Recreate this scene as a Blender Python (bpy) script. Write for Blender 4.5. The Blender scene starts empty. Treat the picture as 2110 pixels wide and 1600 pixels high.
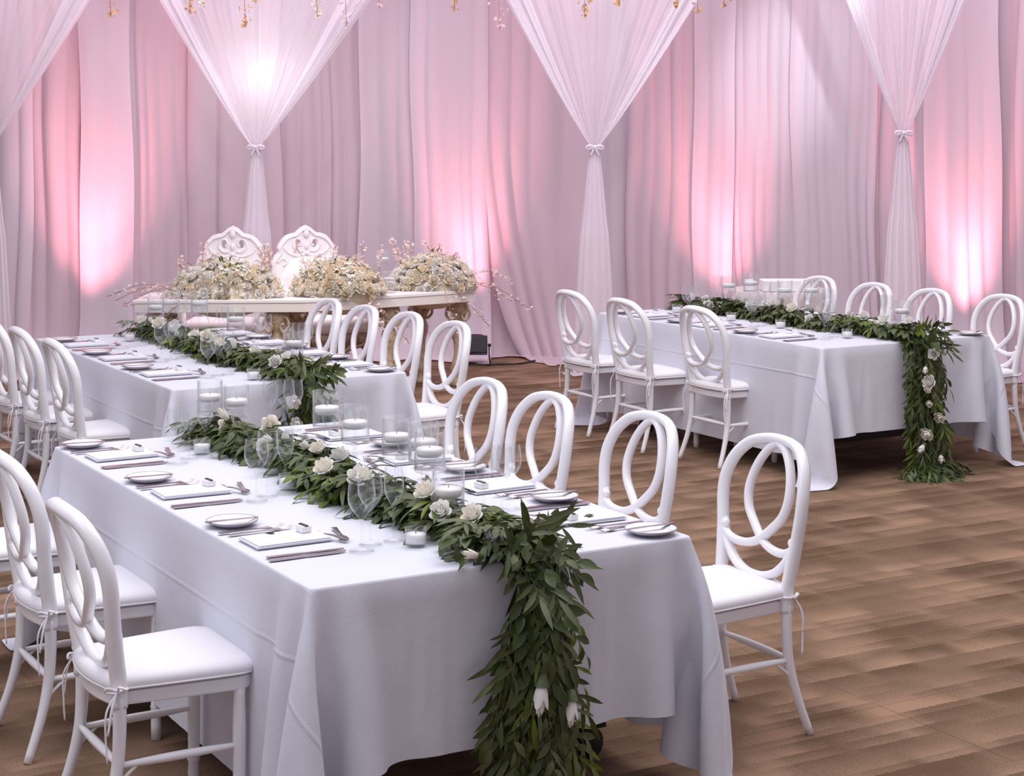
import bpy, bmesh, math, random
import numpy as np
from mathutils import Vector, Matrix, noise

random.seed(7); np.random.seed(7)
PI = math.pi
scn = bpy.context.scene
COL = scn.collection

# ------------------------------------------------------------------ camera
cam_d = bpy.data.cameras.new('camera'); cam = bpy.data.objects.new('camera', cam_d); COL.objects.link(cam)
cam.location = (0, 0, 1.949); cam.rotation_euler = (PI/2, 0, 0)
cam_d.sensor_width = 36; cam_d.lens = 36*3622/2110; cam_d.shift_y = -519/2110; cam_d.clip_end = 60
scn.camera = cam
# ------------------------------------------------------------------ world, lights, exposure
scn.view_settings.view_transform = 'Standard'; scn.view_settings.look = 'None'
scn.view_settings.gamma = 1; scn.view_settings.use_curve_mapping = False
scn.view_settings.exposure = 0.29
W = bpy.data.worlds.new('world'); scn.world = W; W.use_nodes = True
W.node_tree.nodes['Background'].inputs[0].default_value = (0.84, 0.79, 0.90, 1)
W.node_tree.nodes['Background'].inputs[1].default_value = 0.43
cy = scn.cycles
cy.max_bounces = 8; cy.diffuse_bounces = 3; cy.glossy_bounces = 3; cy.transmission_bounces = 6; cy.transparent_max_bounces = 40
cy.caustics_reflective = False; cy.caustics_refractive = False

def light(kind, name, loc, energy, color=(1, 1, 1), aim=None, **kw):
    d = bpy.data.lights.new(name, kind); d.energy = energy; d.color = color
    for k, v in kw.items(): setattr(d, k, v)
    o = bpy.data.objects.new(name, d); COL.objects.link(o); o.location = loc
    if aim is not None:
        o.rotation_euler = (Vector(aim)-Vector(loc)).to_track_quat('-Z', 'Y').to_euler()
    return o
light('AREA', 'ceiling_wash', (0.8, 7.6, 5.6), 290, (1.0, 0.97, 0.99), aim=(0.6, 7.8, 0), shape='RECTANGLE', size=7, size_y=6)
light('AREA', 'ceiling_wash', (-3.2, 3.2, 5.0), 85, (0.86, 0.90, 1.0), aim=(-1.0, 6.0, 0.5), shape='RECTANGLE', size=3, size_y=3)
light('AREA', 'backdrop_wash', (0.5, 12.9, 4.6), 125, (0.98, 0.80, 0.96), aim=(0.5, 14.9, 2.4), shape='RECTANGLE', size=10, size_y=0.4)
PINK = (1.0, 0.30, 0.36)
UPL = [(-5.3, 13.85, 40), (-3.45, 14.46, 60), (-0.40, 15.20, 40), (1.80, 15.12, 42), (3.72, 14.42, 50), (5.6, 13.65, 40)]
for x, y, e in UPL:
    light('SPOT', 'uplight_beam', (x, y, 0.25), e*2.6, PINK, aim=(x-0.01, y+0.40, 2.6), spot_size=math.radians(66), spot_blend=1.0, shadow_soft_size=0.06)
    light('SPOT', 'uplight_beam', (x, y-0.10, 0.30), e*3.0, PINK, aim=(x+0.02, y+0.45, 2.75), spot_size=math.radians(46), spot_blend=1.0, shadow_soft_size=0.06)
light('SPOT', 'white_spot', (2.6, 11.8, 4.6), 300, (0.86, 0.90, 1.0), aim=(2.45, 14.9, 2.75), spot_size=math.radians(22), spot_blend=1.0, shadow_soft_size=0.05)
light('SPOT', 'white_spot', (-1.9, 11.4, 4.4), 60, (1.0, 0.95, 1.0), aim=(-2.05, 14.4, 2.5), spot_size=math.radians(24), spot_blend=1.0, shadow_soft_size=0.05)
light('SPOT', 'white_spot', (1.2, 10.8, 4.4), 60, (1.0, 0.95, 1.0), aim=(0.7, 14.4, 2.6), spot_size=math.radians(24), spot_blend=1.0, shadow_soft_size=0.05)
light('SPOT', 'warm_spot', (-1.5, 10.6, 4.2), 190, (1.0, 0.90, 0.70), aim=(-1.45, 13.1, 0.9), spot_size=math.radians(34), spot_blend=0.8, shadow_soft_size=0.08)

# ------------------------------------------------------------------ helpers
def nmat(name):
    m = bpy.data.materials.new(name); m.use_nodes = True
    nt = m.node_tree; nt.nodes.clear()
    out = nt.nodes.new('ShaderNodeOutputMaterial')
    return m, nt, out
def N(nt, t, **kw):
    n = nt.nodes.new(t)
    for k, v in kw.items():
        if k.startswith('i_'):
            n.inputs[k[2:]].default_value = v
        else: setattr(n, k, v)
    return n
def pbr(name, color, rough=0.5, metal=0.0, bump=None, var=None, spec=0.5, coat=0.0, sheen=0.0, trans=0.0):
    m, nt, out = nmat(name); L = nt.links
    p = N(nt, 'ShaderNodeBsdfPrincipled')
    p.inputs['Base Color'].default_value = (*color, 1); p.inputs['Roughness'].default_value = rough
    p.inputs['Metallic'].default_value = metal; p.inputs['Specular IOR Level'].default_value = spec
    p.inputs['Coat Weight'].default_value = coat; p.inputs['Sheen Weight'].default_value = sheen
    tc = N(nt, 'ShaderNodeTexCoord')
    if var:
        sc, col2 = var
        nz = N(nt, 'ShaderNodeTexNoise'); nz.inputs['Scale'].default_value = sc; nz.inputs['Detail'].default_value = 3
        L.new(tc.outputs['Object'], nz.inputs['Vector'])
        r = N(nt, 'ShaderNodeValToRGB'); r.color_ramp.elements[0].position = 0.35; r.color_ramp.elements[1].position = 0.68
        r.color_ramp.elements[0].color = (*color, 1); r.color_ramp.elements[1].color = (*col2, 1)
        L.new(nz.outputs['Fac'], r.inputs[0]); L.new(r.outputs[0], p.inputs['Base Color'])
    if bump:
        sc, st, dist = bump
        nz = N(nt, 'ShaderNodeTexNoise'); nz.inputs['Scale'].default_value = sc; nz.inputs['Detail'].default_value = 2
        L.new(tc.outputs['Object'], nz.inputs['Vector'])
        b = N(nt, 'ShaderNodeBump'); b.inputs['Strength'].default_value = st; b.inputs['Distance'].default_value = dist
        L.new(nz.outputs['Fac'], b.inputs['Height']); L.new(b.outputs[0], p.inputs['Normal'])
    if trans > 0:
        t = N(nt, 'ShaderNodeBsdfTranslucent'); mx = N(nt, 'ShaderNodeMixShader'); mx.inputs[0].default_value = trans
        t.inputs[0].default_value = (*color, 1)
        if var: L.new(r.outputs[0], t.inputs[0])
        L.new(p.outputs[0], mx.inputs[1]); L.new(t.outputs[0], mx.inputs[2]); L.new(mx.outputs[0], out.inputs[0])
    else: L.new(p.outputs[0], out.inputs[0])
    return m

def fabric(name, color, trans=0.3, clear=0.0, bump=0.0, rough=1.0):
    m, nt, out = nmat(name); L = nt.links
    d = N(nt, 'ShaderNodeBsdfDiffuse'); d.inputs[0].default_value = (*color, 1)
    t = N(nt, 'ShaderNodeBsdfTranslucent'); t.inputs[0].default_value = (*color, 1)
    tc = N(nt, 'ShaderNodeTexCoord')
    mp = N(nt, 'ShaderNodeMapping'); mp.inputs['Scale'].default_value = (90, 90, 2)
    nz = N(nt, 'ShaderNodeTexNoise'); nz.inputs['Scale'].default_value = 1.0; nz.inputs['Detail'].default_value = 2
    L.new(tc.outputs['Object'], mp.inputs[0]); L.new(mp.outputs[0], nz.inputs['Vector'])
    if bump:
        b = N(nt, 'ShaderNodeBump'); b.inputs['Strength'].default_value = bump; b.inputs['Distance'].default_value = 0.004
        L.new(nz.outputs['Fac'], b.inputs['Height']); L.new(b.outputs[0], d.inputs['Normal'])
    mx = N(nt, 'ShaderNodeMixShader'); mx.inputs[0].default_value = trans
    L.new(d.outputs[0], mx.inputs[1]); L.new(t.outputs[0], mx.inputs[2])
    last = mx
    if clear > 0:
        tr = N(nt, 'ShaderNodeBsdfTransparent')
        lw = N(nt, 'ShaderNodeLayerWeight'); lw.inputs['Blend'].default_value = 0.35
        mm = N(nt, 'ShaderNodeMapRange'); mm.inputs['To Min'].default_value = clear; mm.inputs['To Max'].default_value = clear*0.25
        L.new(lw.outputs['Facing'], mm.inputs[0])
        m2 = N(nt, 'ShaderNodeMixShader'); L.new(mm.outputs[0], m2.inputs[0])
        L.new(mx.outputs[0], m2.inputs[1]); L.new(tr.outputs[0], m2.inputs[2]); last = m2
    L.new(last.outputs[0], out.inputs[0])
    return m

def glass_mat(name, tint=(0.985, 0.99, 0.99), edge=0.30):
    m, nt, out = nmat(name); L = nt.links
    tr = N(nt, 'ShaderNodeBsdfTransparent'); tr.inputs[0].default_value = (*tint, 1)
    g = N(nt, 'ShaderNodeBsdfGlossy'); g.inputs['Roughness'].default_value = 0.04; g.inputs[0].default_value = (1, 1, 1, 1)
    d = N(nt, 'ShaderNodeBsdfDiffuse'); d.inputs[0].default_value = (0.78, 0.77, 0.82, 1)
    lw = N(nt, 'ShaderNodeLayerWeight'); lw.inputs['Blend'].default_value = edge
    mp = N(nt, 'ShaderNodeMath', operation='POWER'); mp.inputs[1].default_value = 2.4
    L.new(lw.outputs['Facing'], mp.inputs[0])
    gd = N(nt, 'ShaderNodeMixShader'); gd.inputs[0].default_value = 0.45
    L.new(g.outputs[0], gd.inputs[1]); L.new(d.outputs[0], gd.inputs[2])
    ad = N(nt, 'ShaderNodeMath', operation='MULTIPLY_ADD'); ad.inputs[1].default_value = 0.9; ad.inputs[2].default_value = 0.03
    L.new(mp.outputs[0], ad.inputs[0])
    mx = N(nt, 'ShaderNodeMixShader'); L.new(ad.outputs[0], mx.inputs[0])
    L.new(tr.outputs[0], mx.inputs[1]); L.new(gd.outputs[0], mx.inputs[2]); L.new(mx.outputs[0], out.inputs[0])
    return m

def emit(name, color, s):
    m, nt, out = nmat(name); e = N(nt, 'ShaderNodeEmission'); e.inputs[0].default_value = (*color, 1); e.inputs[1].default_value = s
    nt.links.new(e.outputs[0], out.inputs[0]); return m

M = dict(
    chair=pbr('chair_lacquer', (0.91, 0.90, 0.93), 0.32, coat=0.25),
    cushion=pbr('cushion_cotton', (0.90, 0.88, 0.92), 0.9, bump=(60, 0.15, 0.002), sheen=0.2),
    linen=None,
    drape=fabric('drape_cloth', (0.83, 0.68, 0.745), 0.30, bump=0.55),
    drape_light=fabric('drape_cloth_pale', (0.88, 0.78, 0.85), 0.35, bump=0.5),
    drape_shade=fabric('drape_cloth_shaded', (0.64, 0.52, 0.58), 0.25, bump=0.35),  # darker copy of the drape cloth, shade of folds put into its colour
    sheer=fabric('sheer_voile', (0.96, 0.92, 0.97), 0.48, clear=0.42, bump=0.15),
    voile=fabric('gathered_voile', (0.97, 0.93, 0.97), 0.48, clear=0.10, bump=0.15),
    wallm=pbr('hall_wall', (0.42, 0.36, 0.38), 0.9, bump=(8, 0.2, 0.01)),
    porcelain=pbr('porcelain', (0.90, 0.89, 0.92), 0.18, coat=0.4),
    rim=pbr('plate_rim_shade', (0.42, 0.38, 0.43), 0.3),  # shade of plate side and underside put into colour; also the emblem's grey
    steel=pbr('polished_cutlery', (0.42, 0.38, 0.39), 0.2, metal=1.0),
    napkin=pbr('napkin_cotton', (0.79, 0.78, 0.85), 0.9, bump=(120, 0.2, 0.001)),
    card=pbr('white_card', (0.90, 0.88, 0.90), 0.7),
    dark=pbr('dark_lid', (0.06, 0.05, 0.06), 0.5),
    glass=glass_mat('clear_glass'),
    water=glass_mat('water', (0.975, 0.98, 0.99), 0.35),
    wax=pbr('candle_wax', (0.96, 0.94, 0.94), 0.5),
    wick=pbr('wick', (0.05, 0.04, 0.04), 0.9),
    leaf_dark=pbr('leaf_deep_green', (0.030, 0.050, 0.007), 0.42, var=(18, (0.068, 0.098, 0.014)), trans=0.12),
    leaf_grey=pbr('leaf_grey_green', (0.080, 0.098, 0.036), 0.5, var=(14, (0.125, 0.150, 0.055)), trans=0.12),
    leaf_light=pbr('leaf_fresh_green', (0.11, 0.165, 0.016), 0.42, var=(14, (0.20, 0.26, 0.035)), trans=0.2),
    stem=pbr('stem_green', (0.10, 0.13, 0.05), 0.6),
    twig=pbr('twig_brown', (0.35, 0.22, 0.18), 0.7),
    rose=pbr('rose_cream', (0.95, 0.90, 0.78), 0.6, var=(30, (0.97, 0.95, 0.90)), trans=0.3),
    rose_white=pbr('rose_white', (0.96, 0.94, 0.91), 0.6, trans=0.3),
    rose_warm=pbr('rose_buttery', (0.96, 0.84, 0.64), 0.6, var=(30, (0.96, 0.90, 0.80)), trans=0.3),
    rose_green=pbr('blossom_lime', (0.55, 0.58, 0.20), 0.6, trans=0.15),
    blush=pbr('blossom_blush', (0.90, 0.72, 0.68), 0.6, trans=0.2),
    gold=pbr('blossom_golden', (0.70, 0.48, 0.22), 0.6, trans=0.2),
    black=pbr('black_steel', (0.018, 0.016, 0.022), 0.45),
    rubber=pbr('black_rubber', (0.02, 0.02, 0.022), 0.7),
    lens=pbr('lamp_lens', (0.5, 0.3, 0.3), 0.1),
    board=pbr('plywood_top', (0.42, 0.32, 0.22), 0.6, var=(10, (0.5, 0.38, 0.26))),
    cream=pbr('shaded_cream_paint', (0.84, 0.78, 0.76), 0.4, bump=(25, 0.15, 0.004)),  # cream with the apron's shade put in, beiger than the tabletop
    carved=pbr('carved_white', (0.90, 0.86, 0.87), 0.4),
    antique=pbr('antique_gilt', (0.42, 0.30, 0.20), 0.5, var=(22, (0.62, 0.48, 0.36)), bump=(60, 0.6, 0.01)),
    upholst=pbr('ivory_upholstery', (0.92, 0.87, 0.86), 0.7),
    lamp=emit('lamp_glow', (1.0, 0.96, 0.95), 4.0),
    ribbon=pbr('satin_ribbon', (0.93, 0.88, 0.93), 0.35),
)

# white linen with pressed-in fold crease (fine relief along a line of the cloth's own coordinates)
def linen():
    m, nt, out = nmat('white_linen'); L = nt.links
    p = N(nt, 'ShaderNodeBsdfPrincipled'); p.inputs['Roughness'].default_value = 0.85
    p.inputs['Base Color'].default_value = (0.81, 0.82, 0.915, 1); p.inputs['Sheen Weight'].default_value = 0.15
    uv = N(nt, 'ShaderNodeUVMap'); uv.uv_map = 'rest'
    sp = N(nt, 'ShaderNodeSeparateXYZ'); L.new(uv.outputs[0], sp.inputs[0])
    def ridge(sock, at, w, amp):
        a = N(nt, 'ShaderNodeMath', operation='ABSOLUTE'); L.new(sock, a.inputs[0])
        s = N(nt, 'ShaderNodeMath', operation='SUBTRACT'); L.new(a.outputs[0], s.inputs[0]); s.inputs[1].default_value = at
        b = N(nt, 'ShaderNodeMath', operation='ABSOLUTE'); L.new(s.outputs[0], b.inputs[0])
        r = N(nt, 'ShaderNodeMapRange'); r.inputs['From Min'].default_value = 0; r.inputs['From Max'].default_value = w
        r.inputs['To Min'].default_value = amp; r.inputs['To Max'].default_value = 0; L.new(b.outputs[0], r.inputs[0]); return r
    r1 = ridge(sp.outputs['Y'], 0.80, 0.010, 0.8)
    nz = N(nt, 'ShaderNodeTexNoise'); nz.inputs['Scale'].default_value = 5; nz.inputs['Detail'].default_value = 4
    L.new(uv.outputs[0], nz.inputs['Vector'])
    nf = N(nt, 'ShaderNodeTexNoise'); nf.inputs['Scale'].default_value = 260; L.new(uv.outputs[0], nf.inputs['Vector'])
    a1 = N(nt, 'ShaderNodeMath', operation='MULTIPLY_ADD'); L.new(nz.outputs['Fac'], a1.inputs[0]); a1.inputs[1].default_value = 2.2; L.new(r1.outputs[0], a1.inputs[2])
    a2 = N(nt, 'ShaderNodeMath', operation='MULTIPLY_ADD'); L.new(nf.outputs['Fac'], a2.inputs[0]); a2.inputs[1].default_value = 0.25; L.new(a1.outputs[0], a2.inputs[2])
    b = N(nt, 'ShaderNodeBump'); b.inputs['Strength'].default_value = 0.5; b.inputs['Distance'].default_value = 0.006
    L.new(a2.outputs[0], b.inputs['Height']); L.new(b.outputs[0], p.inputs['Normal'])
    t = N(nt, 'ShaderNodeBsdfTranslucent'); t.inputs[0].default_value = (0.8, 0.8, 0.88, 1)
    mx = N(nt, 'ShaderNodeMixShader'); mx.inputs[0].default_value = 0.12
    L.new(p.outputs[0], mx.inputs[1]); L.new(t.outputs[0], mx.inputs[2]); L.new(mx.outputs[0], out.inputs[0])
    return m
M['linen'] = linen()

def carpet():
    m, nt, out = nmat('patterned_carpet'); L = nt.links
    p = N(nt, 'ShaderNodeBsdfPrincipled'); p.inputs['Roughness'].default_value = 0.95; p.inputs['Specular IOR Level'].default_value = 0.15
    ge = N(nt, 'ShaderNodeNewGeometry')
    rot = N(nt, 'ShaderNodeVectorRotate'); rot.rotation_type = 'Z_AXIS'; rot.inputs['Angle'].default_value = -PI/6
    L.new(ge.outputs['Position'], rot.inputs['Vector'])
    nd = N(nt, 'ShaderNodeTexNoise'); nd.inputs['Scale'].default_value = 150; nd.inputs['Detail'].default_value = 2; L.new(ge.outputs['Position'], nd.inputs['Vector'])
    nds = N(nt, 'ShaderNodeVectorMath', operation='MULTIPLY_ADD'); L.new(nd.outputs['Color'], nds.inputs[0]); nds.inputs[1].default_value = (0.03, 0.022, 0); L.new(rot.outputs[0], nds.inputs[2]); rot = nds
    def blocks(sx, sy, off, gain):
        # random-length bars: x runs along the bars
        sc = N(nt, 'ShaderNodeVectorMath', operation='MULTIPLY_ADD'); L.new(rot.outputs[0], sc.inputs[0])
        sc.inputs[1].default_value = (1/sx, 1/sy, 0); sc.inputs[2].default_value = (off, off*1.7, 0)
        s = N(nt, 'ShaderNodeSeparateXYZ'); L.new(sc.outputs[0], s.inputs[0])
        fy = N(nt, 'ShaderNodeMath', operation='FLOOR'); L.new(s.outputs['Y'], fy.inputs[0])
        w = N(nt, 'ShaderNodeTexWhiteNoise'); w.noise_dimensions = '1D'; L.new(fy.outputs[0], w.inputs['W'])
        ax = N(nt, 'ShaderNodeMath', operation='ADD'); L.new(s.outputs['X'], ax.inputs[0])
        m5 = N(nt, 'ShaderNodeMath', operation='MULTIPLY'); L.new(w.outputs['Value'], m5.inputs[0]); m5.inputs[1].default_value = 7.3
        L.new(m5.outputs[0], ax.inputs[1])
        fx = N(nt, 'ShaderNodeMath', operation='FLOOR'); L.new(ax.outputs[0], fx.inputs[0])
        cb = N(nt, 'ShaderNodeCombineXYZ'); L.new(fx.outputs[0], cb.inputs[0]); L.new(fy.outputs[0], cb.inputs[1])
        w2 = N(nt, 'ShaderNodeTexWhiteNoise'); w2.noise_dimensions = '2D'; L.new(cb.outputs[0], w2.inputs['Vector'])
        fr = N(nt, 'ShaderNodeMath', operation='FRACT'); L.new(s.outputs['Y'], fr.inputs[0])
        frx = N(nt, 'ShaderNodeMath', operation='FRACT'); L.new(ax.outputs[0], frx.inputs[0])
        # bars fade out across their width: light ones from one side, dark ones from the other
        d = N(nt, 'ShaderNodeMath', operation='SUBTRACT'); L.new(w2.outputs['Value'], d.inputs[0]); d.inputs[1].default_value = 0.5
        dp = N(nt, 'ShaderNodeMath', operation='MAXIMUM'); L.new(d.outputs[0], dp.inputs[0]); dp.inputs[1].default_value = 0
        dn = N(nt, 'ShaderNodeMath', operation='MINIMUM'); L.new(d.outputs[0], dn.inputs[0]); dn.inputs[1].default_value = 0
        iv = N(nt, 'ShaderNodeMath', operation='SUBTRACT'); iv.inputs[0].default_value = 1; L.new(fr.outputs[0], iv.inputs[1])
        p1 = N(nt, 'ShaderNodeMath', operation='MULTIPLY'); L.new(dp.outputs[0], p1.inputs[0]); L.new(iv.outputs[0], p1.inputs[1])
        p2 = N(nt, 'ShaderNodeMath', operation='MULTIPLY_ADD'); L.new(dn.outputs[0], p2.inputs[0]); L.new(fr.outputs[0], p2.inputs[1]); L.new(p1.outputs[0], p2.inputs[2])
        ix = N(nt, 'ShaderNodeMath', operation='SUBTRACT'); ix.inputs[0].default_value = 1; L.new(frx.outputs[0], ix.inputs[1])
        hx = N(nt, 'ShaderNodeMath', operation='MULTIPLY'); L.new(frx.outputs[0], hx.inputs[0]); L.new(ix.outputs[0], hx.inputs[1])
        hy = N(nt, 'ShaderNodeMath', operation='MULTIPLY'); L.new(hx.outputs[0], hy.inputs[0]); hy.inputs[1].default_value = 6.0
        hz = N(nt, 'ShaderNodeMath', operation='MINIMUM'); L.new(hy.outputs[0], hz.inputs[0]); hz.inputs[1].default_value = 1.0
        g0 = N(nt, 'ShaderNodeMath', operation='MULTIPLY'); L.new(p2.outputs[0], g0.inputs[0]); L.new(hz.outputs[0], g0.inputs[1])
        g = N(nt, 'ShaderNodeMath', operation='MULTIPLY'); L.new(g0.outputs[0], g.inputs[0]); g.inputs[1].default_value = gain
        return g
    a = blocks(0.37, 0.20, 0.3, 0.85); b = blocks(0.27, 0.135, 5.1, 0.70); c = blocks(0.56, 0.31, 9.2, 0.50)
    s1 = N(nt, 'ShaderNodeMath', operation='ADD'); L.new(a.outputs[0], s1.inputs[0]); L.new(b.outputs[0], s1.inputs[1])
    s2 = N(nt, 'ShaderNodeMath', operation='ADD'); L.new(s1.outputs[0], s2.inputs[0]); L.new(c.outputs[0], s2.inputs[1])
    nz = N(nt, 'ShaderNodeTexNoise'); nz.inputs['Scale'].default_value = 130; nz.inputs['Detail'].default_value = 3; L.new(ge.outputs['Position'], nz.inputs['Vector'])
    s3 = N(nt, 'ShaderNodeMath', operation='MULTIPLY_ADD'); L.new(nz.outputs['Fac'], s3.inputs[0]); s3.inputs[1].default_value = 0.60; L.new(s2.outputs[0], s3.inputs[2])
    r = N(nt, 'ShaderNodeValToRGB'); cr = r.color_ramp
    cr.elements[0].position = -0.0; cr.elements[0].color = (0.130, 0.076, 0.044, 1)
    cr.elements[1].position = 0.70; cr.elements[1].color = (0.36, 0.222, 0.148, 1)
    e = cr.elements.new(0.32); e.color = (0.212, 0.133, 0.086, 1)
    L.new(s3.outputs[0], r.inputs[0]); L.new(r.outputs[0], p.inputs['Base Color'])
    bp = N(nt, 'ShaderNodeBump'); bp.inputs['Strength'].default_value = 0.6; bp.inputs['Distance'].default_value = 0.004
    nb = N(nt, 'ShaderNodeTexNoise'); nb.inputs['Scale'].default_value = 320; L.new(ge.outputs['Position'], nb.inputs['Vector'])
    L.new(nb.outputs['Fac'], bp.inputs['Height']); L.new(bp.outputs[0], p.inputs['Normal'])
    L.new(p.outputs[0], out.inputs[0]); return m
M['carpet'] = carpet()

def mesh(name, vs, fs, mat, smooth=True):
    me = bpy.data.meshes.new(name); me.from_pydata([tuple(v) for v in vs], [], fs)
    me.materials.append(mat)
    if smooth: me.polygons.foreach_set('use_smooth', [True]*len(me.polygons))
    me.update(); return me
def link(name, me, parent=None, loc=None, rot=None, scale=None):
    o = bpy.data.objects.new(name, me); COL.objects.link(o)
    if parent is not None: o.parent = parent
    if loc is not None: o.location = loc
    if rot is not None: o.rotation_euler = rot
    if scale is not None: o.scale = scale
    return o
def tag(o, label, cat, group=None):
    o['label'] = label; o['category'] = cat
    if group: o['group'] = group
    return o
def empty(name, loc=(0, 0, 0), rz=0):
    o = bpy.data.objects.new(name, None); COL.objects.link(o); o.location = loc; o.rotation_euler = (0, 0, rz); o.empty_display_size = 0.1
    return o
def structure(o): o['kind'] = 'structure'; return o
def copy_tree(o, parent=None):
    c = o.copy(); COL.objects.link(c)
    if parent is not None: c.parent = parent
    for ch in list(o.children): copy_tree(ch, c)
    return c

class G:
    """geometry accumulator"""
    def __init__(s): s.v = []; s.f = []
    def add(s, vs, fs):
        n = len(s.v); s.v += [Vector(v) for v in vs]; s.f += [tuple(i+n for i in f) for f in fs]; return s
    def box(s, c, d, rz=0):
        x, y, z = (q/2 for q in d); R = Matrix.Rotation(rz, 3, 'Z'); c = Vector(c)
        vs = [c+R@Vector((a*x, b*y, e*z)) for a in (-1, 1) for b in (-1, 1) for e in (-1, 1)]
        return s.add(vs, [(0, 1, 3, 2), (4, 6, 7, 5), (0, 4, 5, 1), (2, 3, 7, 6), (0, 2, 6, 4), (1, 5, 7, 3)])
    def tube(s, pts, rad, seg=8, cap=True, flat=1.0, closed=False, ref=None):
        pts = [Vector(p) for p in pts]; n = len(pts)
        if not hasattr(rad, '__len__'): rad = [rad]*n
        vs = []; up = Vector(ref) if ref else None; prev = None
        for i, p in enumerate(pts):
            t = (pts[(i+1) % n]-pts[i-1]) if closed else (pts[min(i+1, n-1)]-pts[max(i-1, 0)])
            t.normalize()
            if prev is None:
                a = up if up else (Vector((0, 0, 1)) if abs(t.z) < .9 else Vector((1, 0, 0)))
                x = (a-t*a.dot(t)).normalized()
            else: x = (prev-t*prev.dot(t)).normalized()
            prev = x; y = t.cross(x)
            for k in range(seg):
                an = 2*PI*k/seg; vs.append(p+x*(rad[i]*math.cos(an)*flat)+y*(rad[i]*math.sin(an)))
        fs = []
        for i in range(n if closed else n-1):
            j = (i+1) % n
            for k in range(seg):
                fs.append((i*seg+k, i*seg+(k+1) % seg, j*seg+(k+1) % seg, j*seg+k))
        if cap and not closed:
            fs.append(tuple(range(seg-1, -1, -1))); fs.append(tuple((n-1)*seg+k for k in range(seg)))
        return s.add(vs, fs)
    def lathe(s, prof, seg=24, c=(0, 0, 0)):
        c = Vector(c); vs = []; fs = []
        for r, z in prof:
            for k in range(seg):
                a = 2*PI*k/seg; vs.append(c+Vector((r*math.cos(a), r*math.sin(a), z)))
        for i in range(len(prof)-1):
            for k in range(seg):
                fs.append((i*seg+k, i*seg+(k+1) % seg, (i+1)*seg+(k+1) % seg, (i+1)*seg+k))
        return s.add(vs, fs)
    def grid(s, P):
        """P: array [n][m] of points"""
        n, m = len(P), len(P[0]); vs = [p for row in P for p in row]
        return s.add(vs, [(i*m+j, (i+1)*m+j, (i+1)*m+j+1, i*m+j+1) for i in range(n-1) for j in range(m-1)])
    def ball(s, c, r, seg=10, sc=(1, 1, 1)):
        prof = [(math.sin(PI*i/(seg//2+1)), -math.cos(PI*i/(seg//2+1))) for i in range(seg//2+2)]
        g = G().lathe([(max(a, 1e-4), b) for a, b in prof], seg)
        return s.add([Vector(c)+Vector((v.x*r*sc[0], v.y*r*sc[1], v.z*r*sc[2])) for v in g.v], g.f)
    def prism(s, outline, z0, z1, top=None):
        n = len(outline)
        vs = [(x, y, z0) for x, y in outline]+[(x, y, z1) for x, y in (top or outline)]
        return s.add(vs, [tuple(range(n-1, -1, -1)), tuple(range(n, 2*n))]+[(i, (i+1) % n, n+(i+1) % n, n+i) for i in range(n)])
    def xf(s, Mx): s.v = [Mx @ v for v in s.v]; return s
    def join(s, g): return s.add(g.v, g.f)
    def me(s, name, mat, smooth=True): return mesh(name, s.v, s.f, mat, smooth)

def spline(P, n=8, closed=False):
    P = [Vector(p) for p in P]; out = []; N_ = len(P); K = N_ if closed else N_-1
    for i in range(K):
        p1, p2 = P[i], P[(i+1) % N_]
        p0 = P[i-1] if (closed or i > 0) else p1*2-p2
        p3 = P[(i+2) % N_] if (closed or i+2 < N_) else p2*2-p1
        for k in range(n):
            t = k/n
            out.append(0.5*((2*p1)+(p2-p0)*t+(2*p0-5*p1+4*p2-p3)*t*t+(3*p1-p0-3*p2+p3)*t**3))
    if not closed: out.append(P[-1])
    return out
def bevel_obj(o, w=0.004, seg=2):
    b = o.modifiers.new('bevel', 'BEVEL'); b.width = w; b.segments = seg; b.limit_method = 'ANGLE'; return o
def wnorm(o): return o

# ------------------------------------------------------------------ layout frames (30 degree hall grid)
U = Vector((-0.5, 0.8660254, 0)); V = Vector((0.8660254, 0.5, 0))
RZ_L, RZ_R = -PI/3, 2*PI/3            # facing +V, facing -V
TABLES = {
    'near': dict(P=Vector((-0.527, 4.600, 0)), say='foreground table', L=2.44, W=1.22),
    'mid': dict(P=Vector((-1.590, 8.222, 0)), say='middle left table', L=2.40, W=1.22),
    'far': dict(P=Vector((1.735, 9.83, 0)), say='far right table', L=2.30, W=1.28),
}
def tp(t, u, v, z=0.0):
    P = TABLES[t]['P']; q = P+U*u+V*v; return Vector((q.x, q.y, z))

# ------------------------------------------------------------------ floor and wall
fl = structure(link('floor', G().box((0.5, 8.0, -0.056), (22, 20, 0.1)).me('floor', M['carpet'], False)))
T = 0.61
tile_me = {}
g = G().box((0, 0, -0.0035), (T-0.0010, T-0.0010, 0.005)); tile = g.me('carpet_tile', M['carpet'], False)
cand = []
for i in range(-12, 22):
    for j in range(-22, 28):
        c = V*(j*T+0.13)+U*(i*T)
        if c.y < 4.2 or c.y > 15.4: continue
        px = 1055+3622*c.x/c.y; py = 281+3622*1.949/c.y
        if -260 < px < 2420 and py < 1800: cand.append((c.y, c))
cand.sort(key=lambda q: q[0])
for k, (_, c) in enumerate(cand[:300]):
    link('carpet_tile', tile, fl, (c.x, c.y, random.uniform(0, 0.0006)), (0, 0, PI/6))
rest = G()
for _, c in cand[300:]:
    rest.join(G().box((0, 0, -0.0035), (T-0.0010, T-0.0010, 0.005)).xf(Matrix.Translation((c.x, c.y, 0)) @ Matrix.Rotation(PI/6, 4, 'Z')))
if rest.v:
    o = link('carpet_tile', rest.me('carpet_tiles', M['carpet'], False), fl); o['kind'] = 'stuff'
structure(link('wall_back', G().box((0.5, 16.3, 2.5), (22, 0.2, 5.2)).me('wall_back', M['wallm'], False)))

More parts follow.
